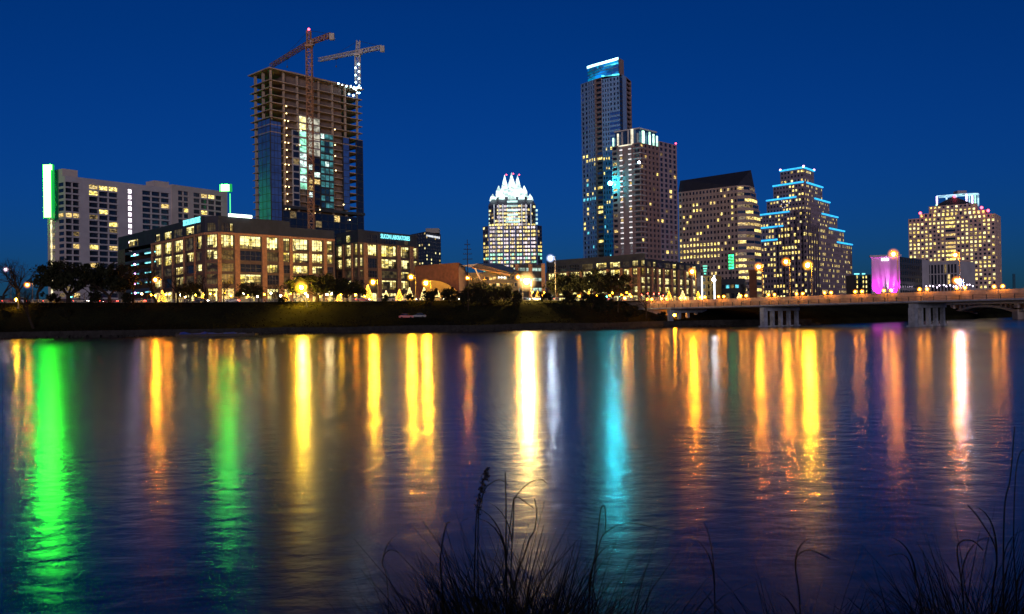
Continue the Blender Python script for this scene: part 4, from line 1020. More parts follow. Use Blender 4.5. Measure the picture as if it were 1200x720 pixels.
# --- hotel tower with pyramid cap and lit roof pergola
A, C, B = XY(1066, 630), XY(1168, 600), XY(1174.5, 622); g0 = 9
omn = thing('hotel_tower', 'broad tan hotel tower with stepped top, small dark pyramid and lit rooftop pergola', 'hotel', (C.x, C.y, g0))
rng = random.Random(101); cells = []; mb = MB()
zA = Z(1067, 257, 630); zB = Z(1085, 251, 625); zC = Z(1120, 240.3, 615); fh = (zA - g0) / 21
d_ = (C - A).normalized(); n_ = Vector((-d_.y, d_.x))
rws = [(g0 + fh * (j + .24), g0 + fh * (j + .78)) for j in range(21)]
uA, uB = 1108.5, 1122
a1, a2 = pt_on(A, C, uA), pt_on(A, C, uB)
cells += facade(mb, A, a1, g0, zA, 9, rws, .52, .5, .4, side='F'); cells += facade(mb, a1, a2, g0, zA, 1, rws, .86, .5, 1.0, side='M'); cells += facade(mb, a2, C, g0, zA, 9, rws, .52, .5, .4, side='F')
cells += facade(mb, C, B, g0, zA, 3, rws, .5, .5, .4, side='R'); back_box(mb, A, C, B, g0, zA, D=A + (B - C) + n_ * 20)
s0, s1 = pt_on(A, C, 1079.5), pt_on(A, C, 1157); cells += facade(mb, s0, s1, zA, zB, 15, [(zA + .7, zA + 2.6)] if zB - zA < 5 else 1, .5, .5, .3, side='F')
mb.prism([s0, s1, s1 + n_ * 16, s0 + n_ * 16], zA, zB, sides=(1, 2, 3))
t0, t1 = pt_on(A, C, 1090.5), pt_on(A, C, 1146); nr = max(1, round((zC - zB) / fh)); cells += facade(mb, t0, t1, zB, zC, 11, nr, .5, .5, .3, side='F')
mb.prism([t0, t1, t1 + n_ * 15, t0 + n_ * 15], zB, zC, sides=(1, 2, 3)); mb.build('wall', ['granite_pink', 'roof_grey'], omn)
def ch(c):
    u, v = proj(c['c'])
    if c['side'] == 'M': return pick(rng, [(.6, 'room_bright'), (.2, 'room_warm'), (1, 'dark_glass')])
    if c['side'] == 'R': return pick(rng, [(.15, 'room_warm'), (1, 'dark_glass')])
    return pick(rng, [(.50 if runs(c, 3, .5, 1.3) > .5 else .12, 'room_bright'), (.20, 'room_white'), (.10, 'room_warm'), (.08, 'room_dim'), (1, 'dark_glass')])
windows(omn, cells, ch, hidden=lambda u, v: v > 335 or (u < 1145 and v > 304))
mb = MB(); b0, b1 = pt_on(A, C, 1097), pt_on(A, C, 1141); ap = (b0 + b1) / 2 + n_ * 6; za = Z(1119, 230.5, 622)
bb = [b0, b1, b1 + n_ * 13, b0 + n_ * 13]; q = lambda p, z: (p.x, p.y, z)
for k in range(4): mb.face([q(bb[k], zC + .02), q(bb[(k + 1) % 4], zC + .02), q(ap, za)])
mb.build('pyramid_roof', 'slate_roof', omn)
lit('pergola_cool', (0.45, 0.75, 1.0), 1.1, .5, .3); lit('pergola_violet', (0.75, 0.45, 1.0), 4.0, .4, .4); lit('pergola_green', (.4, 1, .6), 2.0, .3, .3)
pg = [pt_on(A, C, u) + n_ * k for u, k in ((1099, 5), (1134, 5), (1147, 9), (1147, 14), (1099, 14))]; zP = Z(1110, 229.5, 622)
mb = MB()
for k in range(4): mb.tube(q(pg[k], zP), q(pg[k + 1], zP), .4, n=4)
mb.build('pergola_beam', 'pergola_cool', omn)
for k, (f, m_) in enumerate(((0, 'pergola_violet'), (.33, 'pergola_cool'), (.66, 'pergola_cool'), (1, 'pergola_violet'))):
    p = lerp(pg[0], pg[1], f); mb = MB(); mb.box((p.x, p.y, (zC + zP) / 2), (.45, .3, (zP - zC) / 2)); mb.build('pergola_post', m_, omn)
for f, m_ in ((.25, 'pergola_cool'), (.5, 'pergola_violet'), (.75, 'pergola_green'), (1, 'pergola_cool')):
    p = lerp(pg[1], pg[2], f); mb = MB(); mb.box((p.x, p.y, (zC - 1.5 + zP - 1) / 2), (.4, .3, (zP - zC) / 2)); mb.build('pergola_post', m_, omn)
p = P(1097.5, 240.5, 610); mb = MB(); mb.ball(p, .6); mb.build('green_lamp', 'pergola_green', omn)
mb = MB(); p = P(1125, 226.5, 628); mb.box(p, (3.2, 3, 1.4)); mb.build('roof_plant', 'granite_mauve', omn)
for u, v, Y in ((1078.5, 250, 622), (1118.5, 230.5, 616), (1150.3, 243.5, 602), (1158, 247, 600)): mb = MB(); beacon(mb, P(u, v, Y), .95); mb.build('warning_light', 'red_beacon', omn)

# --- blank-walled block washed in magenta light, with a dark side wing
A, B, C2, E = XY(1022, 452), XY(1055, 448), XY(1081, 476), XY(1089.5, 486); g0 = 8.4
mat('white_render', (0.40, 0.32, 0.40), .8, vary=.1)
mag = thing('hotel_block', 'small hotel block with blank white end wall washed by magenta floodlights', 'hotel', (B.x, B.y, g0))
zt = Z(1040, 301.5, 450); mb = MB(); mb.face([(A.x, A.y, g0), (B.x, B.y, g0), (B.x, B.y, zt), (A.x, A.y, zt)])
rng = random.Random(111); cells = facade(mb, B, C2, g0, zt, 10, 7, .8, .6, .3, mi=1); mb.face([(C2.x, C2.y, g0), (E.x, E.y, g0), (E.x, E.y, zt), (C2.x, C2.y, zt)], 2)
mb.prism([E, A + Vector((15, 33)), A], g0, zt, 2, sides=(0, 1), top=False); mb.face([(p.x, p.y, zt) for p in (A, B, C2, E, A + Vector((15, 33)))], 2)
mb.build('wall', ['white_render', 'spandrel_dark', 'stucco_grey'], mag)
mb = MB(); mb.prism([A + Vector((-1.2, -.8)), B + Vector((.6, -.8)), B + Vector((.6, 0)), A + Vector((-1.2, 0))], zt + .02, zt + 1.1, 0, True, True); mb.build('cornice', 'white_render', mag)
windows(mag, cells, lambda c: pick(rng, [(.015, 'room_white'), (1, 'dark_glass')]))
lit('uplight_lens', (1.0, 0.35, 1.0), 6)
for k, (u, pw, tilt, sz) in enumerate(((1031.5, 26000, -.11, 12), (1036, 30000, -.02, 12), (1040.2, 70000, .015, 14), (1045.5, 30000, .14, 12), (1030, 60000, -.25, 80), (1046, 60000, .2, 80))):
    p = XY(u, 449.9 - .35 * 0); p = pt_on(A, B, u) + Vector((0, -.75)); z0 = 11.6
    ld = bpy.data.lights.new('magenta_uplight', 'SPOT'); ld.energy = pw; ld.color = (1.0, 0.0, 0.86) if sz > 30 else (1.0, 0.34, 1.0); ld.spot_size = R(sz); ld.spot_blend = .8; ld.shadow_soft_size = .2
    lo = bpy.data.objects.new('magenta_uplight', ld); COL.objects.link(lo); lo.location = Vector((p.x, p.y, z0 + .3)) - WLOC[mag.name]; lo.parent = mag
    lo.rotation_euler = Vector((tilt, .085, 1)).to_track_quat('-Z', 'Y').to_euler()
    mb = MB(); mb.box((p.x, p.y, z0 - .3), (.3, .3, .3)); mb.box((p.x, p.y + .45, z0 - .45), (.06, .3, .06)); mb.build('uplight_housing', 'frame_dark', mag)
mb = MB(); p0, p1 = pt_on(A, B, 1033.5), pt_on(A, B, 1042); z = Z(1038, 304.2, 450)
for k in range(6): p = lerp(p0, p1, (k + .5) / 6); mb.box((p.x, p.y - .3, z), (.24, .1, .55 if k % 2 else .7))
mb.build('lettering', lit('sign_hot', (1, 1, 1), 3), mag)

# --- grey block before the hotel tower
A, C, B = XY(1087, 494), XY(1122, 484), XY(1143, 500)
gry = thing('office_building', 'low grey block with dark striped glass front, between magenta wall and tan hotel tower', 'office', (C.x, C.y, g0)); zt = Z(1120, 306, 484)
mb = MB(); cells = facade(mb, A, C, g0, zt, 9, [(g0 + 3.5, g0 + 9), (g0 + 9.6, g0 + 15), (g0 + 15.6, g0 + 20.5)], .7, .8, .4); mb.face([(C.x, C.y, g0), (B.x, B.y, g0), (B.x, B.y, zt), (C.x, C.y, zt)]); back_box(mb, A, C, B, g0, zt); mb.build('wall', ['stucco_grey', 'roof_grey'], gry)
rng = random.Random(121); windows(gry, cells, lambda c: pick(rng, [(.06, 'room_warm'), (.12, 'room_dim'), (1, 'dark_glass')]))
lit('string_violet', (.95, .75, 1.0), 7)
for k in range(15): mb = MB(); p = P(1086 + k * 3.9 + rng.uniform(-.8, .8), 336.5 - k * .12 + rng.uniform(-1.6, 1.2), 470); mb.ball(p, .38, 0, 6, 4); mb.build('canopy_lamp', 'string_violet', gry)
# --- small block with bright stair strips, left of the magenta wall
A, B = XY(1003, 520), XY(1021, 520); sml = thing('parking_garage', 'small low garage with bright vertical stair lights, left of the magenta wall', 'garage', (A.x, 520, g0)); zt = Z(1010, 322, 520)
mb = MB(); cells = facade(mb, A, B, g0, zt, 5, 6, .4, .55, .3); mb.prism([A, B, B + Vector((0, 15)), A + Vector((0, 15))], g0, zt, sides=(1, 2, 3)); mb.build('wall', 'granite_grey', sml)
rng = random.Random(131); windows(sml, cells, lambda c: 'room_bright' if c['i'] in (0, 2, 3) and rng.random() < .85 else 'dark_glass')
for u in (1004, 1012): mb = MB(); p = P(u, 320.5, 519); mb.box((p.x, p.y, zt + .4), (1.4 if u < 1010 else .8, .4, .35)); mb.build('roof_light', 'sign_cyan', sml)

# --- long low brick office behind the trees, centre right
A, C, B = XY(640, 384), XY(757, 345), XY(822, 396); g0 = 8.6
off3 = thing('office_building', 'long low brick office with lit yellow window bays behind dark oaks, below the condominium towers', 'office', (C.x, C.y, g0))
zt = Z(757, 297, 345); zb = zt - 5.2; rng = random.Random(141); mb = MB(); cells = []
fl = (zb - g0) / 4; rws = [(g0 + fl * j + .45, g0 + fl * (j + 1) - .5) for j in range(4)]
bl = [(642, 651), (654, 664), (667.5, 679), (682.5, 695), (698.5, 711), (714.5, 727), (730, 738), (741, 748), (750.5, 755.5)]
cells += facade(mb, A, C, g0, zb, bays(A, C, bl), rws, rec=.45, side='L')
br = [(759, 763.5), (766, 770), (772, 777), (779, 786.5), (789, 794.5), (797, 802), (804.5, 809.5), (812, 817)]
cells += facade(mb, C, B, g0, zb, bays(C, B, br), rws, rec=.45, side='R'); D = A + B - C; mb.prism([A, C, B, D], g0, zb, sides=(2, 3), top=False); mb.build('wall', 'masonry_dark', off3)
mb = MB(); Q = [p + ((D + C) / 2 - p).normalized() * .35 for p in (A, C, B)]; at = facade(mb, Q[0], Q[1], zb, zt, bays(Q[0], Q[1], bl), [(zb + .4, zb + 2.6)], rec=.2, side='a'); at += facade(mb, Q[1], Q[2], zb, zt - 2, bays(Q[1], Q[2], br), [(zb + .3, zb + 2.2)], rec=.2, side='a')
mb.face([(p.x, p.y, zt - .05) for p in (Q[0], Q[1], D)]); mb.face([(p.x, p.y, zt - 2.05) for p in (Q[1], Q[2], D)]); mb.face([q(Q[1], zt - 2), q(D, zt - 2), q(D, zt), q(Q[1], zt)]); mb.prism([Q[2], D, Q[0]], zb, zt - 2, sides=(0, 1), top=False); mb.build('attic_storey', 'attic_metal', off3)
def ch(c):
    if c['side'] == 'a': return pick(rng, [(.4, 'room_office'), (.4, 'room_office_dim'), (1, 'dark_glass')])
    return pick(rng, [(.42, 'room_office'), (.38, 'room_white'), (.25, 'room_office_dim'), (1, 'dark_glass')])
windows(off3, cells + at, ch, bars=(3, 1, .14), vmax=352, rooms=True)
piers(off3, A, C, (652.5, 665.7, 680.7, 696.7, 712.7, 728.5, 739.5, 749.2), g0, zb - .1, 1.3); piers(off3, C, B, (764.7, 771, 778, 787.7, 795.7, 803.2, 810.7), g0, zb - .1, 1.1)
# plain glass hall between city hall and the long office
A, C = XY(602, 372), XY(638, 378); gl = thing('glass_hall', 'low glass hall with pale cyan light bands, between copper-roofed hall and long brick office', 'hall', (A.x, 372, 9)); zt = Z(620, 310, 374)
mb = MB(); cells = facade(mb, A, C, 9, zt, 5, 4, .9, .32, .3); mb.prism([A, C, C + Vector((0, 14)), A + Vector((0, 14))], 9, zt, sides=(1, 2, 3)); mb.build('wall', 'spandrel_dark', gl)
lit('room_aqua', (.7, 1.0, .85), .55, .6, .4); windows(gl, cells, lambda c: pick(rng, [(.55, 'room_aqua'), (1, 'dark_glass')]))
for u in (606, 622, 637): p = XY(u, 370); mb = MB(); mb.box((p.x, p.y, (9 + zt) / 2), (.8, .5, (zt - 9) / 2)); mb.build('pier', 'brick_orange', gl)

# --- small pieces right of the long office
A, B = XY(822.5, 402), XY(838, 396); pav = thing('entrance_pavilion', 'small square pavilion framed by bright white light columns beside long office', 'pavilion', (A.x, 402, 8.4)); zt = Z(830, 323.5, 400)
mb = MB(); cells = facade(mb, A, B, 8.4, zt, 3, 4, .6, .6, .4); mb.prism([A, B, B + Vector((5, 9)), A + Vector((3, 9))], 8.4, zt, sides=(1, 2, 3)); mb.build('wall', 'yellow_plaster', pav)
windows(pav, cells, lambda c: pick(rng, [(.15, 'room_bright'), (1, 'dark_glass')])); lit('column_white', (.85, .95, 1.0), 2.6)
for u, Y in ((822.8, 401), (837.3, 395)): p = XY(u, Y); mb = MB(); mb.box((p.x, p.y, (8.4 + zt) / 2), (.28, .28, (zt - 8.4) / 2)); mb.build('light_column', 'column_white', pav)
mb = MB(); mb.ball(P(836.5, 328, 393), .8); mb.build('globe_lamp', lit('globe_white', (.9, .92, 1), 60), pav)
A, B = XY(839, 430), XY(872, 422); lob = thing('glass_lobby', 'low glass lobby with short cyan light bands beside the white framed pavilion', 'lobby', (A.x, 430, 8.4)); zt = Z(855, 327, 425)
mb = MB(); cells = facade(mb, A, B, 8.4, zt, 6, [(11, 13.5), (16, 17.6)], .75, .6, .4); mb.prism([A, B, B + Vector((4, 12)), A + Vector((4, 12))], 8.4, zt, sides=(1, 2, 3)); mb.build('wall', 'spandrel_dark', lob)
windows(lob, cells, lambda c: 'room_cyan' if c['j'] == 1 and c['i'] % 2 == 0 else pick(rng, [(.2, 'room_dim'), (1, 'dark_glass')]))
A, B = XY(878, 372), XY(887, 368); pyl = MB(); zt = Z(882, 319, 370); pyl.prism([A, B, B + Vector((1.5, 5)), A + Vector((1.5, 5))], 6, zt); pyl.prism([A + Vector((-.4, -.4)), B + Vector((.4, -.4)), B + Vector((2, 5.4)), A + Vector((1.1, 5.4))], zt, zt + 1.0, 0, True, True)
tag(pyl.build_at('masonry_pylon', 'brick_brown', (A.x, 372, 6)), 'tall dark brown masonry pylon with cap, rising behind the bridge beside the lit lobby', 'pylon')
grn = thing('green_sign', 'tall narrow green glowing sign mast rising above the glass lobby', 'sign', (XY(857.5, 440).x, 440, 8.4)); lit('green_neon', (0.0, 1.0, .16), 2.2, .5, .5); lit('green_faint', (0.05, .9, .55), 1.2, .4, .5)
zt = Z(857, 298, 440); zb_ = Z(857, 316, 440); x = XY(857.5, 440).x
mb = MB(); mb.tube((x, 440.6, 8.4), (x, 440.6, zb_), .3); mb.build('pole', 'frame_dark', grn)
mb = MB(); mb.box((x, 440.4, (zt + zb_) / 2), (1.6, .35, (zt - zb_) / 2)); mb.build('panel', 'frame_dark', grn)
mb = MB()
for k in range(5): z = lerp(zb_, zt, (k + .5) / 5); mb.box((x, 439.97, z), (1.25, .05, .5)); mb.tube((x - 1.2, 439.9, z - .6), (x + 1.2, 439.9, z + .7), .16, n=4)
mb.build('neon_tube', 'green_neon', grn)
mb = MB(); x = XY(826.5, 440).x
mb.tube((x, 440, 8.4), (x, 440, Z(826, 311, 440)), .25, mi=1)
for k in range(4): z = Z(826, 321 - 3 * k, 440); mb.box((x, 439.6, z), (.5 + .2 * k, .1, .35))
tag(mb.build_at('green_sign', ['green_faint', 'frame_dark'], (x, 440, 8.4)), 'short faint green light mast behind the white framed pavilion', 'sign')
# ------------------------------------------------------------------ the road bridge
mat('bridge_concrete', (0.27, 0.21, 0.18), 0.85, vary=0.4, scale=0.5); mat('bridge_pier', (0.17, 0.19, 0.25), 0.85, vary=0.45, scale=0.6); mat('dark_steel', (0.03, 0.03, 0.03), .5, vary=.1)
b0 = XY(706, 304); b1 = XY(1200, 206); bd = (b1 - b0).normalized(); bn = Vector((bd.y, -bd.x)); LB = (b1 - b0).length
bn = bn if bn.y < 0 else -bn                              # towards the camera side
back = -bn
brg = thing('road_bridge', 'long concrete road bridge on column bents crossing the lake at right, its parapet lit orange', 'bridge', (b0.x, b0.y, 6))
def bz(s):
    """parapet-top height along the bridge"""
    return lerp(Z(706, 355.0, 304), Z(1200, 338, 206), s / LB)
S0, S1 = -14.0, LB + 60
def bp_(s, o=0.0): p = b0 + bd * s + back * o; return p
def run(mb, o0, o1, dz0, dz1, s0=S0, s1=S1, n=14, mi=0):
    for k in range(n):
        a, c = lerp(s0, s1, k / n), lerp(s0, s1, (k + 1) / n); za, zc = bz(min(a, LB + 60)), bz(min(c, LB + 60))
        p, q, r_, t_ = bp_(a, o0), bp_(c, o0), bp_(c, o1), bp_(a, o1)
        mb.hex([(p.x, p.y, za + dz0), (q.x, q.y, zc + dz0), (r_.x, r_.y, zc + dz0), (t_.x, t_.y, za + dz0), (p.x, p.y, za + dz1), (q.x, q.y, zc + dz1), (r_.x, r_.y, zc + dz1), (t_.x, t_.y, za + dz1)], mi)
WB = 22.0
mb = MB(); run(mb, 2.0, WB - 2, -2.15, -1.05); run(mb, 2.6, WB - 2.6, -2.9, -2.15); mb.build('deck', 'bridge_concrete', brg)
mb = MB(); run(mb, 0.0, 2.0, -2.65, -2.25); mb.build('walkway', 'bridge_pier', brg)
for o in (2.0, WB - 2.4): mb = MB(); run(mb, o, o + .4, -1.05, 0.0); run(mb, o + .001, o + .39, -2.25, -1.06) if o < 3 else None; mb.build('parapet', 'bridge_concrete', brg)
mb = MB()
for h in (-1.15, -1.5, -1.9): run(mb, .1, .17, h - .035, h + .035)
mb.build('railing', 'dark_steel', brg)
k = 0
s = S0 + 1
while s < LB + 40:
    p = bp_(s, .13); mb = MB(); z = bz(s); mb.box((p.x, p.y, z - 1.68), (.09, .09, .58), bd); mb.build('railing_post', 'dark_steel', brg); s += 3.1
# bents: rows of square columns under a cross-beam
def s_at(u):
    lo, hi = S0, LB + 60
    for _ in range(40):
        m_ = (lo + hi) / 2; lo, hi = (m_, hi) if proj((bp_(m_, 1.5).x, bp_(m_, 1.5).y, 3))[0] < u else (lo, m_)
    return lo
for u, n, wfirst in ((784.5, 5, .75), (894, 5, .9), (1069, 5, 1.0), (1290, 5, 1.0)):
    s = s_at(u); bt = MB(); z = bz(s); p, q_ = bp_(s, 1.2), bp_(s, WB - 1.2); c = (p + q_) / 2
    bt.box((c.x, c.y, z - 3.45), (.75, (q_ - p).length / 2, .54), bd); beam = bt.build('cross_beam', 'bridge_pier', brg)
    for k in range(n):
        pp = bp_(s, lerp(2.0, WB - 2.0, k / (n - 1))); mb = MB(); w = wfirst if k == 0 else .55; zb = -1.5; zt = z - 3.99
        mb.box((pp.x, pp.y, (zb + zt) / 2), (w * .8, w, (zt - zb) / 2), bd); mb.box((pp.x, pp.y, -.4), (w * .8 + .35, w + .35, .75), bd); mb.build('bent_column', 'bridge_pier', brg)
# abutment wall where the bridge meets the bank
mb = MB(); pa, pc = bp_(-13.5, .6), bp_(-13.5, WB - .6); mb.prism([pa, bp_(-12, .6), bp_(-12, WB - .6), pc], 0, bz(0) - 2.95); pa2, pc2 = bp_(s_at(735), 5.5), bp_(s_at(782), 20)
mb.build('abutment', 'bridge_concrete', brg)
wl = MB(); a, c = XY(722, 297), XY(783, 292); wl.prism([a, c, c + Vector((.5, 1.2)), a + Vector((.5, 1.2))], .5, 6.0)
tag(wl.build_at('retaining_wall', 'bridge_concrete', (a.x, a.y, .5)), 'pale concrete retaining wall on the bank under the bridge end, lit orange', 'wall')
# older arch bridge beyond
mat('arch_concrete', (0.24, 0.21, 0.20), .85, vary=.2)
ab = thing('arch_bridge', 'older concrete bridge with open spandrel arches seen beneath the road bridge at far right', 'bridge', (XY(1190, 345).x, 345, 0))
a0, a1 = XY(1112, 392), XY(1330, 300); ad_ = (a1 - a0).normalized(); an = Vector((-ad_.y, ad_.x)); zd = Z(1190, 353.8, 350)
def ap_(u): return a0 + (a1 - a0) * on_line(a0, a1, u)
mb = MB(); p, q_ = a0 - ad_ * 30, a1 + ad_ * 10; mb.prism([p, q_, q_ + an * 12, p + an * 12], zd - .7, zd + .9, 0, True, True); mb.build('deck', 'arch_concrete', ab)
for (ul, ur) in ((1119, 1186), (1194, 1275)):
    L, R2 = ap_(ul), ap_(ur); mb = MB(); N = 14; rise = zd - 1.0 - 3.6
    for (o0, o1) in ((0, 2.2), (9, 11.2)):
        for k in range(N):
            t0, t1 = k / N, (k + 1) / N; f = lambda t: 3.6 + rise * (1 - (2 * t - 1) ** 2)
            p, q_ = lerp(L, R2, t0), lerp(L, R2, t1); z0, z1 = f(t0), f(t1); mb.hex([q(p + an * o0, z0 - .9), q(q_ + an * o0, z1 - .9), q(q_ + an * o1, z1 - .9), q(p + an * o1, z0 - .9), q(p + an * o0, z0), q(q_ + an * o0, z1), q(q_ + an * o1, z1), q(p + an * o1, z0)])
    mb.build('arch', 'arch_concrete', ab)
    for t in (.06, .14, .22, .78, .86, .94):
        p = lerp(L, R2, t) + an * 1; z0 = 3.6 + rise * (1 - (2 * t - 1) ** 2); mb = MB(); mb.box((p.x, p.y, (z0 + zd - .7) / 2), (.35, .35, (zd - .7 - z0) / 2), ad_); mb.build('spandrel_post', 'arch_concrete', ab)
for u in (1115, 1190, 1279):
    p = ap_(u) + an * 5.5; mb = MB(); mb.box((p.x, p.y, 1.2), (1.5, 6.0, 2.6), ad_); mb.box((p.x, p.y, (4 + zd) / 2), (1.0, 5.5, (zd - 4) / 2 - .4), ad_); mb.build('pier', 'arch_concrete', ab)
# ------------------------------------------------------------------ lamps
mat('lamp_pole', (0.10, 0.09, 0.085), 0.5, vary=.15)
SOD = (1.0, 0.30, 0.010); GOLD = (1.0, 0.46, 0.015); WARM = (1.0, 0.72, 0.30)
def lampmat(col, s):
    k = 'lamp_%d_%d_%d_%d' % (col[0] * 100, col[1] * 100, col[2] * 100, s); return lit(k, col, s)
def halomat(col):  # see-through emissive shell fading to its rim: a painted lens halo, no glass part
    k = 'halo_shell_%d_%d_%d' % (col[0] * 100, col[1] * 100, col[2] * 100)
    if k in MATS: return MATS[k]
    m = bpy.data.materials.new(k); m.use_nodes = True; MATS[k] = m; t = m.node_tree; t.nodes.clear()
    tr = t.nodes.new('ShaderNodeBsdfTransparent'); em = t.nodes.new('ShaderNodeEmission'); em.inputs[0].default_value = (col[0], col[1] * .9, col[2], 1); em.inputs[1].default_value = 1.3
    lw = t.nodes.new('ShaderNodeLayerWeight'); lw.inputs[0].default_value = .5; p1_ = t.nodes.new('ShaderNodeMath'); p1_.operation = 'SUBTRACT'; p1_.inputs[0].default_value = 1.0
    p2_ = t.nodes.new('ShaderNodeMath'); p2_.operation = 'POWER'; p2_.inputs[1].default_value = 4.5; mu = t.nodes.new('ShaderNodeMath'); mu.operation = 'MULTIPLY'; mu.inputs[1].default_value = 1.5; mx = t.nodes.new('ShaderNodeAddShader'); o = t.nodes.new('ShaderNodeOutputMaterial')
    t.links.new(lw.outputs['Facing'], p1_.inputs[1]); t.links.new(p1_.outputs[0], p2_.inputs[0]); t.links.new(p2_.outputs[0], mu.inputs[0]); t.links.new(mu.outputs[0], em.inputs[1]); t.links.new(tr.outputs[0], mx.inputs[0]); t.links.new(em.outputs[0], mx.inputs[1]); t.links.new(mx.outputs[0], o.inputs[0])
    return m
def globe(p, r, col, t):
    """glowing shell added round the bulb to imitate its lens halo"""
    mb = MB(); mb.ball(p, r, 0, 16, 10); return mb.build('lamp_halo', halomat(col), t, True)
def street_lamp(u, v, Y, col, s, r, label, base=None, arm=1.6, group='street lamps along the shore', x=None):
    p = P(u, v, Y); p = p if x is None else Vector((x, Y, p.z)); zb = gz(p.x) if base is None else base
    px_ = p.x + arm; t = thing('street_lamp', label, 'street lamp', (px_, Y + .3, zb), group)
    mb = MB(); mb.tube((px_, Y + .3, zb), (px_, Y + .3, p.z + .7), .16, .09, 8); mb.box((px_, Y + .3, zb + .3), (.28, .28, .3)); mb.build('pole', 'lamp_pole', t)
    mb = MB(); mb.tube((px_, Y + .3, p.z + .55), (p.x, Y, p.z + r + .18), .07, .06, 6); mb.build('arm', 'lamp_pole', t)
    mb = MB(); mb.box((p.x, Y, p.z + r + .12), (.55, .3, .12)); mb.build('lamp_head', 'lamp_pole', t)
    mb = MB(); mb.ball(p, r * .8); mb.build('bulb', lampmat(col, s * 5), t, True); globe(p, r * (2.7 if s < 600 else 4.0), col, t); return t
street_lamp(617, 330, 291.8, (1.0, .62, .16), 950, .95, 'brightest white-gold street lamp glaring on the shore left of the long brick office')
street_lamp(607, 325, 312, SOD, 90, .55, 'smaller orange street lamp just left of the brightest white-gold lamp')
street_lamp(499, 332, 291.9, GOLD, 520, .62, 'gold street lamp glaring before the yellow curved wall of the civic hall')
street_lamp(481.5, 325, 312, GOLD, 420, .6, 'gold street lamp before the right end of the cyan lettered brick office')
street_lamp(437, 331, 311, GOLD, 420, .62, 'gold street lamp beside the lit christmas tree at the second brick office')
street_lamp(353, 337, 281, (1.0, .56, .03), 620, .66, 'yellow street lamp standing on the bank before the big oak', base=bank_z(XY(353, 281).x, 281) - .1)
street_lamp(182, 328, 291.6, SOD, 330, .5, 'orange street lamp at the left end of the nearer brick office')
street_lamp(548, 326, 340, SOD, 200, .5, 'orange lamp shining against the louvre wall of the civic hall')
street_lamp(645, 303, 294, (.60, .75, 1.0), 60, .6, 'tall blue-white street lamp before the left end of the long brick office')
street_lamp(7, 316, 330, (1.0, .70, .80), 30, .45, 'pinkish white lamp among bare trees at the far left edge')
street_lamp(32, 334, 300, SOD, 70, .5, 'dim orange street lamp beside the leaning bare tree at far left')
street_lamp(19, 351, 279.5, GOLD, 260, .3, 'added golden lamp that lights the grass slope at far left', base=bank_z(XY(19, 279.5).x, 279.5) - .1, arm=.5)  # extra lamp, added only to brighten the grass slope
street_lamp(732, 349.5, 309.2, SOD, 120, .4, 'low orange lamp at the bank end of the road bridge', arm=.6)
# lamps on the bridge
def bridge_lamp(u, v, col, s, r, label, o=2.9):
    sc_ = s_at(u); p = bp_(sc_, o); street_lamp(u, v, p.y, col, s, r, label, base=bz(sc_) - 1.04, arm=1.2, group='tall lamps on the road bridge')
bridge_lamp(811, 318.5, SOD, 250, .60, 'tall bridge lamp before the right end of the long brick office')
bridge_lamp(889, 313, SOD, 150, .60, 'tall bridge lamp above the dark masonry pylon')
bridge_lamp(946.5, 311, GOLD, 400, .66, 'tall gold bridge lamp on a lit pole before the stepped neon tower')
bridge_lamp(921, 307, SOD, 150, .6, 'tall orange bridge lamp just left of the gold one at the stepped neon tower', o=19)
bridge_lamp(1047, 298, SOD, 35, .62, 'tall orange bridge lamp above the magenta lit wall')
bridge_lamp(1119.5, 299, SOD, 130, .45, 'tall bridge lamp on a bright pole before the tan hotel tower')
bridge_lamp(1121, 329, SOD, 95, .5, 'short orange bridge lamp at the foot of the tall pole before the tan hotel')
bridge_lamp(1124.5, 330.5, (.45, .65, 1.0), 130, .4, 'short blue-white bridge lamp beside the short orange one before the tan hotel')
first = None; us = [762, 779, 801, 824, 846, 872, 905, 938, 971, 1007, 1041, 1083, 1127, 1171, 1222]
names = ['before the long brick office near the bank', 'above the first bridge columns', 'right of the first bridge columns', 'before the white framed pavilion', 'before the glass lobby', 'left of the masonry pylon',
         'above the second bridge columns', 'under the tall gold bridge lamp', 'before the stepped neon tower', 'before the small garage with stair lights', 'below the magenta wall',
         'above the third bridge columns', 'under the short blue-white bridge lamp', 'before the right corner of the tan hotel', 'beyond the right edge of the photo']
for u, nm in zip(us, names):
    s = s_at(u); p = bp_(s, 1.3); z = bz(s)
    lb_ = 'low twin globe light on the bridge walkway ' + nm
    t = thing('twin_globe_light', lb_, 'globe light', (p.x, p.y, z - 2.25), 'low twin globe lights along the bridge walkway')
    mb = MB(); mb.tube((p.x, p.y, z - 2.24), (p.x, p.y, z + .35), .08, .06, 6); mb.build('post', 'lamp_pole', t)
    a, c = p - bd * .95, p + bd * .95
    mb = MB(); mb.tube((a.x, a.y, z + .3), (c.x, c.y, z + .3), .05, n=5); mb.build('arm', 'lamp_pole', t)
    for q_ in (a, c): mb = MB(); mb.ball((q_.x, q_.y, z + .66), .28, 0, 8, 6); mb.build('bulb', lampmat(SOD, 115), t, True); globe((q_.x, q_.y, z + .66), .75, SOD, t)
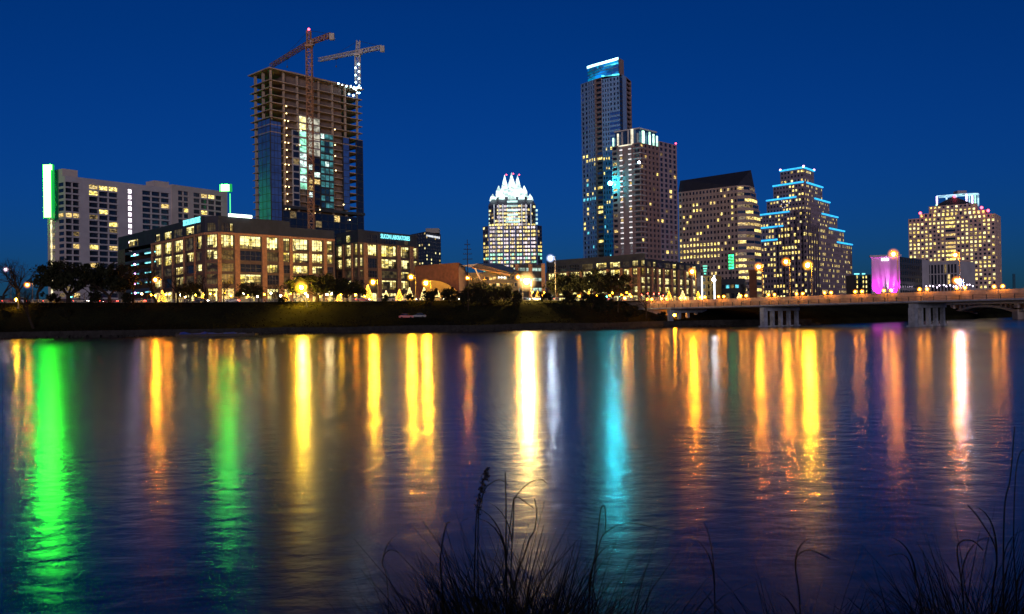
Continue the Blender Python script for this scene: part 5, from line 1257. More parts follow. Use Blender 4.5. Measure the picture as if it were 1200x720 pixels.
for u, Y, z, lb_ in ((790, 290, 3.4, 'amber floodlight under the bridge behind the first row of columns'), (822, 298, 3.6, 'amber floodlight under the bridge right of the first row of columns'), (738, 295.5, 3.6, 'amber floodlight lighting the pale retaining wall under the bridge end')):
    p = XY(u, Y); zb = bank_z(p.x, Y); t = thing('floodlight', lb_, 'floodlight', (p.x, Y, zb - .1), 'amber floodlights under the bridge')
    mb = MB(); mb.tube((p.x, Y, zb - .1), (p.x, Y, z), .08, n=6); mb.build('post', 'lamp_pole', t)
    mb = MB(); mb.ball((p.x, Y, z + .4), .42, 0, 8, 6); mb.build('bulb', lampmat(SOD, 260 if u != 738 else 60), t, True)
rng = random.Random(17)
for k in range(30):                                      # small globe posts under the trees before the brick offices
    u = 166 + k * 9 + rng.uniform(-4, 4); Y = rng.uniform(310, 313); x = XY(u, Y).x; z = gz(x) + rng.uniform(2.0, 3.2)
    t = thing('lamp_post', 'small warm globe lamp post under the trees before the brick offices', 'lamp post', (x, Y, gz(x) + .15), 'small globe lamp posts before the brick offices')
    mb = MB(); mb.tube((x, Y, gz(x) + .15), (x, Y, z), .06, n=6); mb.build('pole', 'lamp_pole', t)
    mb = MB(); mb.ball((x, Y, z + .25), .3, 0, 8, 6); mb.build('globe', lampmat(rng.choice((SOD, WARM, GOLD)), rng.choice((70, 140, 210))), t, True)

for k in range(16):
    u = rng.uniform(622, 745); Y = rng.uniform(309.5, 314); x = XY(u, Y).x; z = gz(x) + rng.uniform(1.6, 3.0)
    t = thing('lamp_post', 'small orange globe lamp post under the oaks before the long brick office', 'lamp post', (x, Y, gz(x) + .15), 'small globe lamp posts before the long brick office')
    mb = MB(); mb.tube((x, Y, gz(x) + .15), (x, Y, z), .06, n=6); mb.build('pole', 'lamp_pole', t)
    mb = MB(); mb.ball((x, Y, z + .25), .28, 0, 8, 6); mb.build('globe', lampmat(rng.choice((SOD, GOLD)), rng.choice((50, 90))), t, True)
# ------------------------------------------------------------------ trees
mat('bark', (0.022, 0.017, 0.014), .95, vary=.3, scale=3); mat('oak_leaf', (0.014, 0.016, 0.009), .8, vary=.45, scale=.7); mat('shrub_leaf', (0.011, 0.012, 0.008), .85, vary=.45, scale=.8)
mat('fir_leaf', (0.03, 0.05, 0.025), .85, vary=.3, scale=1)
def leaf(mb, c, s, rng, mi=0):
    a = Vector((rng.gauss(0, 1), rng.gauss(0, 1), rng.gauss(0, .7))).normalized(); b_ = a.orthogonal().normalized(); b_.rotate(Matrix.Rotation(rng.uniform(0, 6.28), 3, a)); c2 = a.cross(b_)
    w = s * rng.uniform(.3, .5); l = s * rng.uniform(.6, 1.0)
    mb.face([c - b_ * l, c + c2 * w, c + b_ * l, c - c2 * w], mi)
def branch(mb, p, d, l, r, depth, rng, tips, droop=.0, n=5, spread=.55):
    seg = 3; q_ = Vector(p)
    for k in range(seg):
        d = (d + Vector((rng.gauss(0, .13), rng.gauss(0, .13), rng.gauss(0, .1) - droop))).normalized(); e = q_ + d * (l / seg)
        r1 = r * (1 - .28 * (k + 1) / seg); mb.tube(q_, e, r * (1 - .28 * k / seg), r1, n if depth > 1 else 3, cap=False); q_ = e
        if depth > 0 and k >= 1 and rng.random() < .55: sub(mb, q_, d, l, r1, depth, rng, tips, droop, n, spread)
    if depth == 0: tips.append(q_); return
    for _ in range(2 + (rng.random() < .5)): sub(mb, q_, d, l, r * .72, depth, rng, tips, droop, n, spread)
def sub(mb, q_, d, l, r, depth, rng, tips, droop, n, spread):
    nd = (d + Vector((rng.gauss(0, spread), rng.gauss(0, spread), rng.gauss(.08, spread * .6)))).normalized()
    branch(mb, q_, nd, l * rng.uniform(.6, .82), r * rng.uniform(.55, .72), depth - 1, rng, tips, droop, max(3, n - 1), spread)
def oak(seed, h=10, w=11, nl=4200, name='oak_tree'):
    rng = random.Random(seed); t = thing(name, 'x', 'tree', (0, 0, 0)); mb = MB(); tips = []
    mb.tube((0, 0, -.6), (0, 0, h * .16), .48, .36, 8, cap=False)
    for k in range(5):
        a = k * 1.256 + rng.uniform(-.4, .4); branch(mb, (0, 0, h * .15), Vector((math.cos(a) * .9, math.sin(a) * .9, rng.uniform(.6, 1.1))).normalized(), h * .33, .24, 3, rng, tips, n=6)
    mb.build('trunk', 'bark', t)
    cl = MB(); cs = []
    for k in range(38):
        a = rng.uniform(0, 6.28); rr = math.sqrt(rng.random()); z = h * (.36 + .58 * rng.random() * (1 - .55 * rr * rr)); cs.append((Vector((math.cos(a) * rr * w * .5, math.sin(a) * rr * w * .5, z)), rng.uniform(.05, .125) * w))
    for k in range(nl):
        c, r = rng.choice(cs); dv = Vector((rng.gauss(0, 1), rng.gauss(0, 1), rng.gauss(0, .75))); dv = dv.normalized() * r * rng.uniform(.35, 1.05) ** .6
        leaf(cl, c + dv, rng.uniform(.28, .55), rng)
    for tp in tips:
        for _ in range(2): leaf(cl, tp + Vector((rng.gauss(0, .3), rng.gauss(0, .3), rng.gauss(0, .3))), .4, rng)
    cl.build('crown', 'oak_leaf', t); return t
def bare(seed, h=9, lean=0, depth=5, name='bare_tree'):
    rng = random.Random(seed); t = thing(name, 'x', 'tree', (0, 0, 0)); tips = []
    d = Vector((lean, 0, 1)).normalized(); mb = MB(); e = d * (h * .28); mb.tube((0, 0, -.6), e, h * .034, h * .026, 7, cap=False); mb.build('trunk', 'bark', t)
    br = MB()
    for k in range(3): branch(br, e, (d + Vector((rng.gauss(0, .4), rng.gauss(0, .4), .2))).normalized(), h * .27, h * .022, depth - 1, rng, tips, n=5, spread=.5)
    br.build('branches', 'bark', t); return t
def shrub(seed, name='shrub', nl=1100):
    rng = random.Random(seed); t = thing(name, 'x', 'shrub', (0, 0, 0)); tips = []; mb = MB()
    for k in range(6): a = rng.uniform(0, 6.28); branch(mb, (0, 0, -.3), Vector((math.cos(a) * .6, math.sin(a) * .6, 1)).normalized(), 1.5, .05, 2, rng, tips, n=4)
    mb.build('stem', 'bark', t); cl = MB(); cs = [(Vector((rng.gauss(0, .9), rng.gauss(0, .9), rng.uniform(.6, 2.4))), rng.uniform(.5, .95)) for _ in range(12)]
    for k in range(nl):
        c, r = rng.choice(cs); dv = Vector((rng.gauss(0, 1), rng.gauss(0, 1), rng.gauss(0, 1))).normalized() * r * rng.uniform(.3, 1.05); p = c + dv; p.z = max(p.z, .02); leaf(cl, p, rng.uniform(.16, .34), rng)
    cl.build('crown', 'shrub_leaf', t); return t
used = {}
def put(proto, u, Y, label, sc, group, rz=None, z=None):
    x = XY(u, Y).x; z = ground_z(x, Y) if z is None else z; rz = random.uniform(0, 6.28) if rz is None else rz
    if proto.name not in used:
        used[proto.name] = 1; proto.location = (x, Y, z); proto.rotation_euler = (0, 0, rz); proto.scale = sc if isinstance(sc, tuple) else (sc,) * 3; proto['label'] = label; r_ = proto
    else: r_ = dup(proto, (x, Y, z), rz, sc, label)
    r_['group'] = group; return r_
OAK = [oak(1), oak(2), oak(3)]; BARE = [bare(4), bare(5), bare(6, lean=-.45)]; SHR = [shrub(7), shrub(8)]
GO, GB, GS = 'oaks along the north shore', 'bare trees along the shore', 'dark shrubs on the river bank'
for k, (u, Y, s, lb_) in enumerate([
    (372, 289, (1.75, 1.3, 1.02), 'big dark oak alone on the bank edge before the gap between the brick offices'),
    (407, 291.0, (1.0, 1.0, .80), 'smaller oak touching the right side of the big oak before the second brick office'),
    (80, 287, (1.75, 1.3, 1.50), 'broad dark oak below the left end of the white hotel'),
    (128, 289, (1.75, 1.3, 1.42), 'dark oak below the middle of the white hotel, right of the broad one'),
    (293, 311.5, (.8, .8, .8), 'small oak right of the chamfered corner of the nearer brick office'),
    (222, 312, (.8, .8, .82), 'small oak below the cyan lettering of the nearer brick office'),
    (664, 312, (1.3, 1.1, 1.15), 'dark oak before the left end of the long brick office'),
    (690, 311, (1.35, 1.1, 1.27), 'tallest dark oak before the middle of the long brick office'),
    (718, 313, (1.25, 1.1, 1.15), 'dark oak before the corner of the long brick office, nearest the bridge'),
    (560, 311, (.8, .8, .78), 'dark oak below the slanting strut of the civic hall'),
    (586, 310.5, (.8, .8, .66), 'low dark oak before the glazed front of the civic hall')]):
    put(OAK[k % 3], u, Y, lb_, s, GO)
for k, (i, u, Y, s, rz, lb_) in enumerate([
    (2, 40, 268, 1.5, .2, 'leaning bare tree standing low on the bank at far left'),
    (2, 184, 289, 1.45, .1, 'bare tree leaning left before the parking decks of the nearer brick office'),
    (0, 20, 330, 1.7, 1, 'tall bare tree against the sky near the pinkish lamp'), (1, 44, 335, 1.75, 2, 'bare tree against the sky just left of the green neon blade'), (1, 4, 322, 1.4, 3, 'bare tree at the very left edge of the photo'),
    (1, 22, 284, 1.7, 5, 'large bare tree spreading over the lit grass at far left'), (0, 156, 288, 1.5, 2.5, 'large bare tree overlapping the left end of the parking decks'), (0, 208, 290, 1.15, 4, 'bare tree on the bank between the leaning one and the chamfered office corner'), (1, 240, 289.5, 1.05, .5, 'bare tree on the bank below the cyan lettering of the nearer office'),
    (1, 262, 290.5, .85, 1.3, 'bare tree before the chamfered corner of the nearer brick office'), (0, 322, 311, .8, 2.2, 'bare tree behind the yellow street lamp before the nearer brick office'), (1, 172, 312, .9, 3.3, 'bare tree at the left corner of the nearer brick office by the orange lamp'),
    (0, 303, 290, .72, 2, 'small bare tree on the bank left of the yellow street lamp'), (1, 724, 285, .95, 1, 'bare tree before the orange lit retaining wall by the bridge'),
    (0, 757, 286, .95, 3, 'bare tree under the bank end of the road bridge'), (1, 868, 400, 1.0, 1, 'bare tree before the glass lobby near the masonry pylon'), (0, 556, 288, .85, 5, 'thin bare tree beside the tall utility pole')]):
    put(BARE[i], u, Y, lb_, s, GB, rz)
sh = [(8, 275, .9, 'round shrub on the lit grass slope at far left'), (505, 282, 1.6, 'shrub on the bank below the gold lamp at the curved wall'), (528, 284, 1.5, 'shrub on the bank left of the tall utility pole'),
      (546, 279, 2.0, 'tall shrub at the foot of the utility pole'), (566, 281, 2.1, 'tallest shrub on the bank right of the utility pole'), (588, 283, 1.8, 'shrub on the bank left of the brightest lamp'), (603, 280, 1.6, 'low shrub on the bank below the brightest lamp'),
      (640, 284, 1.2, 'shrub on the bank below the tall blue-white lamp'), (668, 281, 1.5, 'shrub on the bank below the left oak of the long brick office'), (692, 280, 1.8, 'shrub on the bank below the tallest oak of the long office'),
      (708, 282, 1.9, 'shrub on the bank just left of the bare tree by the retaining wall'), (742, 284, 1.5, 'shrub at the foot of the orange lit retaining wall'), (773, 283, 1.1, 'shrub left of the first bridge columns'),
      (76, 274, 1.0, 'shrub below the broad oak at the water wall'), (150, 284, 1.2, 'shrub below the left end of the nearer brick office'), (330, 285, .8, 'small shrub on the bank left of the big oak'), (450, 286, .8, 'small shrub on the bank below the lit christmas tree'),
      (62, 285, 1.3, 'shrub behind the leaning bare tree at far left'), (110, 286, 1.3, 'shrub between the two big oaks at left'), (480, 287, .9, 'small shrub below the gold lamp of the second brick office')]
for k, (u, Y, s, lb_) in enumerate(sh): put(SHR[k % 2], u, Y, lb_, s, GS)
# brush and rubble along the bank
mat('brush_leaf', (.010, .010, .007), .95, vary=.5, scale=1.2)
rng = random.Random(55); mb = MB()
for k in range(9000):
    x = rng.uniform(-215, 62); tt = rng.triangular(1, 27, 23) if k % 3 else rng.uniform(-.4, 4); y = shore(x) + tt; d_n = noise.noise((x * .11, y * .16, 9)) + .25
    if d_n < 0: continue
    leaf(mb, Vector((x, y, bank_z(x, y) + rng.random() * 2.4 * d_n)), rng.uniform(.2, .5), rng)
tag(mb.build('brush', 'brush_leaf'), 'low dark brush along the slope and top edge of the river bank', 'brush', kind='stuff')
mb = MB()
for k in range(700):
    x = rng.uniform(-215, 100); y = shore(x) + rng.gauss(-.9, .5); r = rng.uniform(.2, .7); c = Vector((x, y, rng.uniform(-.1, .35)))
    mb.hex([c + Vector((sx * r * rng.uniform(.5, 1.2), sy * r * rng.uniform(.5, 1.1), sz * r * rng.uniform(.4, .8))) for sz in (-1, 1) for sx, sy in ((-1, -1), (1, -1), (1, 1), (-1, 1))])
tag(mb.build('rubble', 'quay_stone'), 'dark broken stones along the foot of the far bank', 'rubble', kind='stuff')
# christmas trees and light-wrapped trees
lit('fairy_warm', (1.0, .72, .26), 8); lit('fairy_gold', (1.0, .46, .04), 12)
def xmas(seed, gold):
    rng = random.Random(seed); t = thing('christmas_tree', 'x', 'christmas tree', (0, 0, 0)); mb = MB(); mb.tube((0, 0, -.3), (0, 0, 3.7), .12, .03, 6); mb.build('trunk', 'bark', t)
    cl = MB()
    for k in range(700): f = rng.random() ** .7; r = 1.25 * (1 - f) + .08; a = rng.uniform(0, 6.28); r *= rng.uniform(.5, 1); leaf(cl, Vector((math.cos(a) * r, math.sin(a) * r, .4 + 3.4 * f)), .26, rng)
    cl.build('crown', 'fir_leaf', t); lt = MB(); pv = None
    for k in range(74): f = (k + rng.random()) / 74; r = 1.28 * (1 - f) + .08; a = k * 2.4; pp = Vector((math.cos(a) * r, math.sin(a) * r, .4 + 3.5 * f)); lt.ball(pp, .085, 0, 5, 4); lt.tube(pv or pp - Vector((0, 0, .1)), pp, .012, n=3, cap=False); pv = pp
    lt.build('light_string', 'fairy_gold' if gold else 'fairy_warm', t); return t
X1 = xmas(1, False); X2 = xmas(2, True)
for k, (p_, u, Y, s, lb_) in enumerate([(X1, 452.5, 310.5, 1.0, 'lit christmas tree between the two gold lamps of the second brick office'), (X1, 480, 310.5, 1.25, 'broadest lit christmas tree below the right end of the second brick office'),
      (X1, 497, 310.6, 1.25, 'lit christmas tree under the gold lamp of the curved wall'), (X1, 513, 311, 1.0, 'lit christmas tree before the middle of the yellow curved wall'), (X1, 528, 310.5, 1.05, 'lit christmas tree at the right end of the curved wall'), (X1, 546, 311.2, .9, 'small lit christmas tree under the louvre wall'),
      (X2, 431, 310.3, 1.5, 'tallest gold lit tree glowing left of the second brick office front'), (X2, 468, 310.4, 1.1, 'gold lit tree between two white lit christmas trees'),
      (X2, 335, 311, .9, 'gold lit tree left of the big oak'), (X2, 397, 311.3, .85, 'gold lit tree right of the big oak trunk'), (X2, 190, 311, 1.15, 'gold lit tree at the left corner of the nearer brick office'), (X2, 238, 311, .9, 'gold lit tree below the chamfered office corner'),
      (X2, 630, 311, .9, 'gold lit tree right of the brightest lamp'), (X2, 690, 308.8, .9, 'gold lit tree under the tallest oak of the long office'), (X2, 784, 318, 1.0, 'gold lit tree at the bridge end before the long office'), (X1, 800, 322, 1.05, 'white lit tree at the bridge end before the long office'), (X2, 818, 324, 1.0, 'gold lit tree left of the white framed pavilion'), (X1, 866, 345, .9, 'white lit tree before the glass lobby')]):
    put(p_, u, Y, lb_, s, 'trees strung with small lights', z=gz(XY(u, Y).x) + (.15 if Y < 314 else 0))

# ------------------------------------------------------------------ vehicles
mat('tyre', (.012, .012, .012), .9, vary=.1); lit('head_lamp', (1, .93, .8), 45); lit('tail_lamp', (1, .05, .03), 38)
PAINT = [mat('paint_white', (.5, .5, .5), .3, vary=.03), mat('paint_grey', (.12, .12, .13), .3, vary=.03), mat('paint_red', (.30, .02, .02), .3, vary=.03), mat('paint_dark', (.03, .035, .05), .3, vary=.03)]
def make_car(van=False):
    t = thing('parked_car' if van is None else 'car', 'x', 'car', (0, 0, 0)); h = 1.85 if van else 1.45
    def sect(prof, hw, name, m_, ins):
        mb = MB(); n = len(prof); L = [(x, -hw + ins[k], z) for k, (x, z) in enumerate(prof)]; Rr = [(x, hw - ins[k], z) for k, (x, z) in enumerate(prof)]
        mb.face(L); mb.face(list(reversed(Rr)))
        for k in range(n): k2 = (k + 1) % n; mb.face([L[k2], L[k], Rr[k], Rr[k2]])
        return mb.build(name, m_, t)
    sect([(-2.2, .28), (2.2, .28), (2.25, .55), (2.15, .80), (1.15, .95), (-1.7 if not van else -2.15, .98), (-2.2, .88), (-2.25, .5)], .88, 'body', PAINT[0], [.06, .06, .02, .06, .02, .02, .04, .02])
    sect([(1.05, .93), (.35, h), (-1.25 if not van else -1.9, h), (-1.85 if not van else -2.15, .96)], .86, 'window', 'dark_glass', [.04, .2, .2, .06])
    mb = MB(); mb.box((-.45 if not van else -.8, 0, h + .01), (.78 if not van else 1.1, .66, .025)); mb.build('roof', PAINT[0], t)
    for x in (-1.38, 1.38):
        for y in (-.8, .8): mb = MB(); mb.tube((x, y - .1, .32), (x, y + .1, .32), .32, n=12); mb.build('wheel', 'tyre', t)
    for y in (-.62, .62):
        mb = MB(); mb.box((2.22, y, .66), (.05, .17, .09)); mb.build('headlight', 'head_lamp', t); mb = MB(); mb.box((-2.24, y, .76), (.05, .2, .10)); mb.build('taillight', 'tail_lamp', t)
    return t
C0, C1 = make_car(), make_car(True)
cars = [(C0, 12, 296, 0, 2, 'red car at the far left end of the shore road'), (C1, 22, 301, 180, 0, 'white van at the far left passing the dim orange lamp'), (C0, 60, 296, 0, 1, 'grey car below the green neon blade'), (C0, 72, 302, 180, 3, 'dark car behind the broad oak at left'), (C0, 95, 296, 0, 0, 'white car between the two big oaks at left'),
        (C1, 108, 302, 180, 1, 'grey van behind the second oak at left'), (C0, 130, 306, 180, 2, 'red car on the far lane below the white hotel'), (C0, 162, 301, 180, 0, 'white car below the parking decks'), (C0, 236, 296, 0, 3, 'dark car below the cyan lettering of the nearer office'),
        (C0, 272, 302, 180, 0, 'white car right of the chamfered office corner'), (C0, 425, 297, 0, 2, 'red car left of the tallest gold lit tree'), (C1, 456, 302, 180, 1, 'grey van passing the second brick office'), (C0, 480, 297, 0, 0, 'white car with red tail lights below the broadest christmas tree'),
        (C0, 512, 296, 0, 1, 'grey car before the yellow curved wall'), (C0, 530, 297, 0, 3, 'dark car at the right end of the curved wall'), (C0, 628, 302, 180, 0, 'white car with bright headlights right of the brightest lamp'), (C1, 641, 297, 180, 3, 'dark van under the tall blue-white lamp'), (C0, 705, 297, 180, 2, 'red car before the corner of the long office')]
seen = set()
for (c0, u, Y, rz, pc, lb_) in cars:
    x = XY(u, Y).x; z = gz(x) + .03
    if c0 in seen: o = dup(c0, (x, Y, z), R(rz), None, lb_)
    else: seen.add(c0); o = c0; o.location = (x, Y, z); o.rotation_euler = (0, 0, R(rz)); o['label'] = lb_
    o['group'] = 'cars on the shore road'
    for ch_o in o.children:
        if ch_o.name.split('.')[0] in ('body', 'roof'): ch_o.material_slots[0].link = 'OBJECT'; ch_o.material_slots[0].material = PAINT[pc]
for u, Y, rz, pc, lb_ in ((476, 271.5, 0, 2, 'red car parked on the lower river path'), (490, 271.8, 180, 3, 'dark car parked on the lower path right of the red car')):
    x = XY(u, Y).x; z = ground_z(x, Y); o = dup(C0, (x, Y, z + .02), R(rz), None, lb_); o['group'] = 'cars parked on the lower river path'
    for ch_o in o.children:
        k_ = ch_o.name.split('.')[0]
        if k_ in ('body', 'roof'): ch_o.material_slots[0].link = 'OBJECT'; ch_o.material_slots[0].material = PAINT[pc]
        if k_ in ('headlight', 'taillight'): ch_o.material_slots[0].link = 'OBJECT'; ch_o.material_slots[0].material = PAINT[2 if k_ == 'taillight' else 1]
# traffic lights
lit('signal_red', (1, .06, .03), 40); lit('signal_green', (.05, 1, .65), 45); mat('signal_box', (.05, .045, .03), .6, vary=.1); lit('signal_off', (.1, .05, .0), .02)
def signal(u, v, Y, green, label, arm=4.5):
    p = P(u, v, Y); zb = gz(p.x); t = thing('traffic_light', label, 'traffic light', (p.x + arm, Y, zb), 'traffic lights along the shore road')
    mb = MB(); mb.tube((p.x + arm, Y, zb), (p.x + arm, Y, p.z + 1.1), .12, .09, 7); mb.build('pole', 'lamp_pole', t)
    mb = MB(); mb.tube((p.x + arm, Y, p.z + .9), (p.x - .6, Y, p.z + .95), .07, .05, 6); mb.build('mast_arm', 'lamp_pole', t)
    mb = MB(); mb.box((p.x, Y - .1, p.z), (.24, .16, .62)); hd = mb.build('signal_head', 'signal_box', t)
    for k in range(3):
        on = (k == 2) if green else (k == 0)
        mb = MB(); mb.tube((p.x, Y - .27, p.z + .4 - .4 * k), (p.x, Y - .31, p.z + .4 - .4 * k), .17, n=10); mb.build('lens', ('signal_green' if green else 'signal_red') if on else 'signal_off', hd)
signal(84, 347, 309.8, True, 'green traffic light behind the broad oak at left'); signal(725.5, 346.5, 310, True, 'green traffic light at the bridge end right of the oaks'); signal(711, 346.5, 310.5, True, 'green traffic light under the oak nearest the bridge')
for u, v, lb_ in ((752, 347, 'red traffic light nearest the corner of the long office'), (759, 345.5, 'red traffic light second from the corner of the long office'), (766, 346, 'red traffic light in the middle of the row before the long office'), (772, 345.5, 'red traffic light fourth from the corner of the long office'), (777, 348, 'lowest red traffic light at the right end of the row')): signal(u, v, 316, False, lb_, 2.2)
signal(97, 327.5, 315, False, 'traffic light on a long arm above the road below the white hotel', 3)

# ------------------------------------------------------------------ masts, pontoon
x = XY(548.5, 276).x; zb = ground_z(x, 276); t = thing('utility_pole', 'tall thin utility pole with crossarms rising from the bank left of the crowned tower', 'utility pole', (x, 276, zb))
mb = MB(); mb.tube((x, 276, zb - .5), (x, 276, Z(547, 281, 276)), .2, .09, 7); mb.build('pole', 'bark', t)
for v, w in ((287, .9), (292.5, 1.15), (298, 1.35), (304, 1.5)):
    z = Z(547.5, v, 276); mb = MB(); mb.box((x, 275.8, z), (w, .06, .08))
    for k in (-1, -.5, .5, 1): mb.tube((x + k * w * .92, 275.8, z + .08), (x + k * w * .92, 275.8, z + .34), .05, n=5)
    mb.build('crossarm', 'bark', t)
x = XY(1188.5, 900).x; t = thing('radio_mast', 'thin faint radio mast against the sky at the far right', 'mast', (x, 900, 8.4)); mb = MB(); lattice(mb, (x, 900, 8.4), (x, 900, Z(1188, 321, 900)), 1.6, 14, .12); mb.build('lattice', 'frame_dark', t)
mat('tarp_blue', (.015, .05, .32), .5, vary=.3, scale=.6); mat('weathered_wood', (.06, .05, .045), .9, vary=.3, scale=2)
t = thing('pontoon', 'low wooden pontoon under a blue tarpaulin at the far water edge, left', 'pontoon', (XY(245, 258).x, 258, 0)); a, c = XY(207, 258).x, XY(300, 258).x
mb = MB(); mb.box(((a + c) / 2, 258, .25), ((c - a) / 2, 1.6, .3)); mb.build('deck', 'weathered_wood', t)
mb = MB(); N = 16
for k in range(N):
    x0, x1 = lerp(a + 1, c - 3, k / N), lerp(a + 1, c - 3, (k + 1) / N); h = lambda x: .56 + .7 * (.6 + .4 * math.sin(x * .9)) * (1 - .6 * (x - a) / (c - a)) + .12 * math.sin(x * 2.3)
    mb.face([(x0, 256.7, .56), (x1, 256.7, .56), (x1, 257.7, h(x1)), (x0, 257.7, h(x0))]); mb.face([(x0, 257.7, h(x0)), (x1, 257.7, h(x1)), (x1, 259.2, .56), (x0, 259.2, .56)])
mb.build('tarpaulin', 'tarp_blue', t)
for k in range(6): x = lerp(a + .5, c - .5, k / 5); mb = MB(); mb.tube((x, 256.2, -1.5), (x, 256.2, 1.0), .14, n=7); mb.build('pile', 'weathered_wood', t)
# distant woods on the horizon
mat('far_wood', (.02, .024, .03), .95, vary=.3, scale=.05)
rng = random.Random(77); mb = MB()
for k in range(5200):
    side = rng.random(); u = rng.uniform(-120, 62) if side < .6 else rng.uniform(1165, 1330); Y = rng.uniform(640, 760); x = XY(u, Y).x
    hh = 9 + 7 * noise.noise((x * .02, Y * .01, 0)) + 5 * noise.noise((x * .08, 3, 1)); leaf(mb, Vector((x, Y, 10 + rng.random() * max(3, hh * (1.7 if side < .6 else .55)))), rng.uniform(1.2, 2.4), rng)
tag(mb.build('distant_trees', 'far_wood'), 'dark band of distant trees along the horizon', 'trees', kind='stuff')

# ------------------------------------------------------------------ reeds and grass on the near bank
mat('reed', (.006, .006, .005), .9, vary=.4, scale=6); mat('reed_head', (.010, .008, .007), .95, vary=.4, scale=9)
def blade_(mb, p, d, L, w, bend, rng, n=6, tw=0.0):
    p = Vector(p); side = Vector((rng.gauss(0, 1), rng.gauss(0, .4), 0)).normalized(); fwd = Vector((d, rng.gauss(0, .3), 0)); fwd = fwd.normalized() if fwd.length > 1e-4 else Vector((1, 0, 0))
    ang = rng.uniform(.02, .18); prev = None; pts = []
    for k in range(n + 1):
        f = k / n; wd = w * (1 - f) ** .6 + .0009; pts.append((p.copy(), wd)); dirv = Vector((0, 0, 1)) * math.cos(ang) + fwd * math.sin(ang); p = p + dirv * (L / n); ang += bend / n * (.4 + 1.3 * f)
    for (a, wa), (b_, wb) in zip(pts, pts[1:]): mb.face([a - side * wa, a + side * wa, b_ + side * wb, b_ - side * wb])
    return pts[-1][0]
rng = random.Random(99); mb = MB()
def reed_patch(u0, u1, top, n, peak):
    for _ in range(n):
        u = rng.triangular(u0, u1, peak); Y = rng.uniform(4.6, 9.2); x = XY(u, Y, 650).x; zb = near_z(x, Y)
        v = top(u) + abs(rng.gauss(0, 45)) + rng.random() * 20; zt = Z(u, v, Y); L = max(.15, (zt - zb)) * rng.uniform(.85, 1.15)
        blade_(mb, (x, Y, zb - .05), rng.choice((-1, 1)), L * 1.15, rng.uniform(.0025, .0065), rng.choice((.3, .8, 1.5, 2.2, 3.0, 3.6)), rng)
hump = lambda c, w, h, base: (lambda u: base - h * math.exp(-((u - c) / w) ** 2))
reed_patch(440, 770, hump(600, 95, 45, 692), 2900, 600); reed_patch(500, 700, hump(590, 50, 55, 690), 300, 595); reed_patch(640, 760, hump(715, 35, 25, 685), 220, 715)
reed_patch(770, 1030, hump(940, 45, 45, 712), 700, 930); reed_patch(1020, 1230, hump(1150, 60, 50, 692), 1300, 1150); reed_patch(-20, 460, lambda u: 728, 300, 440)
tag(mb.build('reed_bed', 'reed'), 'tangled dark grass and reeds along the near bank', 'reeds', kind='stuff')
def tall_reed(spec, label, plume=False, group='tall reeds on the near bank'):
    """spec: pixel polyline from base to tip at a distance"""
    pts, Y, w, leaves = spec; rng = random.Random(int(pts[-1][0])); w *= 1.2; W = [P(u, v, Y) for u, v in pts]
    zb = near_z(W[0].x, Y); base = Vector((W[0].x, Y, zb)); t = thing('reed', label, 'reed', base, group); W = [base - Vector((0, 0, .05))] + W
    fine = []
    for k in range(len(W) - 1):
        p0, p1, p2, p3 = W[max(0, k - 1)], W[k], W[k + 1], W[min(len(W) - 1, k + 2)]
        for j in range(5):
            s = j / 5; fine.append(.5 * ((2 * p1) + (p2 - p0) * s + (2 * p0 - 5 * p1 + 4 * p2 - p3) * s * s + (3 * p1 - p0 - 3 * p2 + p3) * s ** 3))
    fine.append(W[-1]); mb = MB(); n = len(fine)
    for k in range(n - 1): mb.tube(fine[k], fine[k + 1], w * (1 - .5 * k / n), w * (1 - .5 * (k + 1) / n), 5, cap=False)
    mb.build('stem', 'reed', t)
    if leaves:
        for k in range((leaves + 1) // 2):
            q0 = fine[int(n * rng.uniform(.12, .5))]; lf = MB(); blade_(lf, q0, rng.choice((-1, 1)), rng.uniform(.25, .6), .006, rng.uniform(1.2, 2.8), rng, 8); lf.build('leaf', 'reed', t)
    if plume:
        pl = MB()
        for k in range(260):
            f = rng.random(); i = int(n * (.70 + .29 * f)); c = fine[min(n - 1, i)]; leaf(pl, c + Vector((rng.gauss(0, .012), rng.gauss(0, .012), -rng.random() * .05)), rng.uniform(.006, .018), rng)
        pl.build('plume', 'reed_head', t)
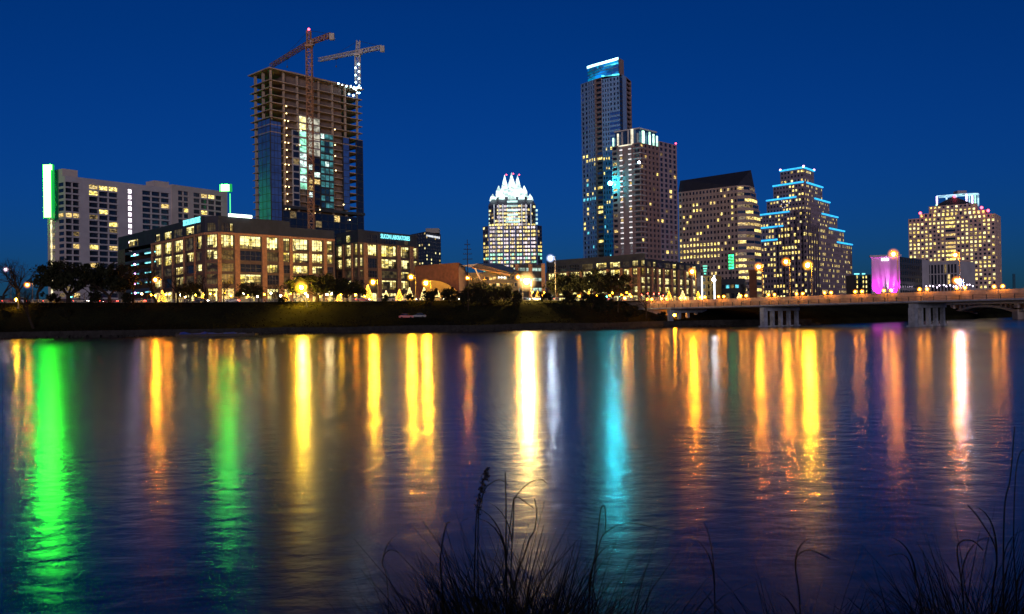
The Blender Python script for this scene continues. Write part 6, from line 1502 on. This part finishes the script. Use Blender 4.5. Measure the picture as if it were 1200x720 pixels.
for spec, lb_, pm in [
    (([(594, 720), (593, 640), (593, 590), (592, 553)], 6.2, .006, 6), 'tallest upright reed against the bright white-gold reflection', False),
    (([(556, 720), (557, 640), (560, 590), (571, 548)], 6.0, .005, 3), 'reed leaning right with a narrow plume, left of the white-gold reflection', True),
    (([(598, 720), (602, 600), (604, 583), (620, 566), (634, 562), (641, 567)], 6.1, .004, 2), 'reed arching right across the bright white-gold reflection', False),
    (([(590, 720), (600, 600), (605, 583), (617, 590), (626, 596)], 6.3, .004, 2), 'short broken reed bent sideways over the white-gold reflection', False),
    (([(600, 720), (618, 640), (626, 622), (629, 600), (626, 584)], 5.8, .005, 3), 'reed with drooping leaves at the right edge of the white-gold reflection', False),
    (([(560, 640), (566, 580), (578, 565), (588, 563), (596, 569)], 6.4, .004, 0), 'reed arching from left into the white-gold reflection', False),
    (([(690, 720), (699, 640), (704, 598), (709, 596), (710, 625)], 6.0, .0045, 2), 'sharply folded reed left of the cyan reflection', False),
    (([(694, 720), (702, 640), (716, 620), (737, 613), (770, 619)], 6.2, .004, 1), 'long reed arching right below the cyan reflection', False),
    (([(520, 720), (516, 660), (522, 618), (528, 612)], 6.5, .006, 3), 'short reed hooked over at the left of the middle clump', False),
    (([(455, 700), (448, 660), (456, 645), (468, 648)], 6.6, .004, 1), 'short hooked reed at the left end of the middle clump', False),
    (([(938, 720), (932, 665), (936, 650), (950, 645), (972, 655)], 6.0, .005, 4), 'reed clump stem bending right below the gold bridge lamp reflection', False),
    (([(838, 720), (836, 660), (830, 625), (824, 612)], 6.8, .005, 4), 'reed leaning left between the cyan and the gold reflections', False),
    (([(1162, 720), (1168, 650), (1150, 612), (1134, 592)], 6.4, .006, 2), 'reed leaning left below the tan hotel reflection', False),
    (([(1176, 720), (1177, 600), (1184, 560), (1189, 500)], 5.8, .005, 2), 'tallest reed at the right edge of the photo', False),
    (([(1130, 720), (1122, 650), (1126, 635), (1140, 634), (1152, 645)], 6.1, .005, 4), 'low reed with broad hooked leaves near the right corner', False),
    (([(1080, 720), (1068, 665), (1058, 650), (1040, 652)], 6.3, .004, 3), 'low reed bending left below the magenta reflection', False),
    (([(1192, 720), (1188, 640), (1190, 560), (1196, 530), (1206, 528)], 6.0, .004, 2), 'arching reed leaving the frame at the right edge', False)]:
    tall_reed(spec, lb_, pm)
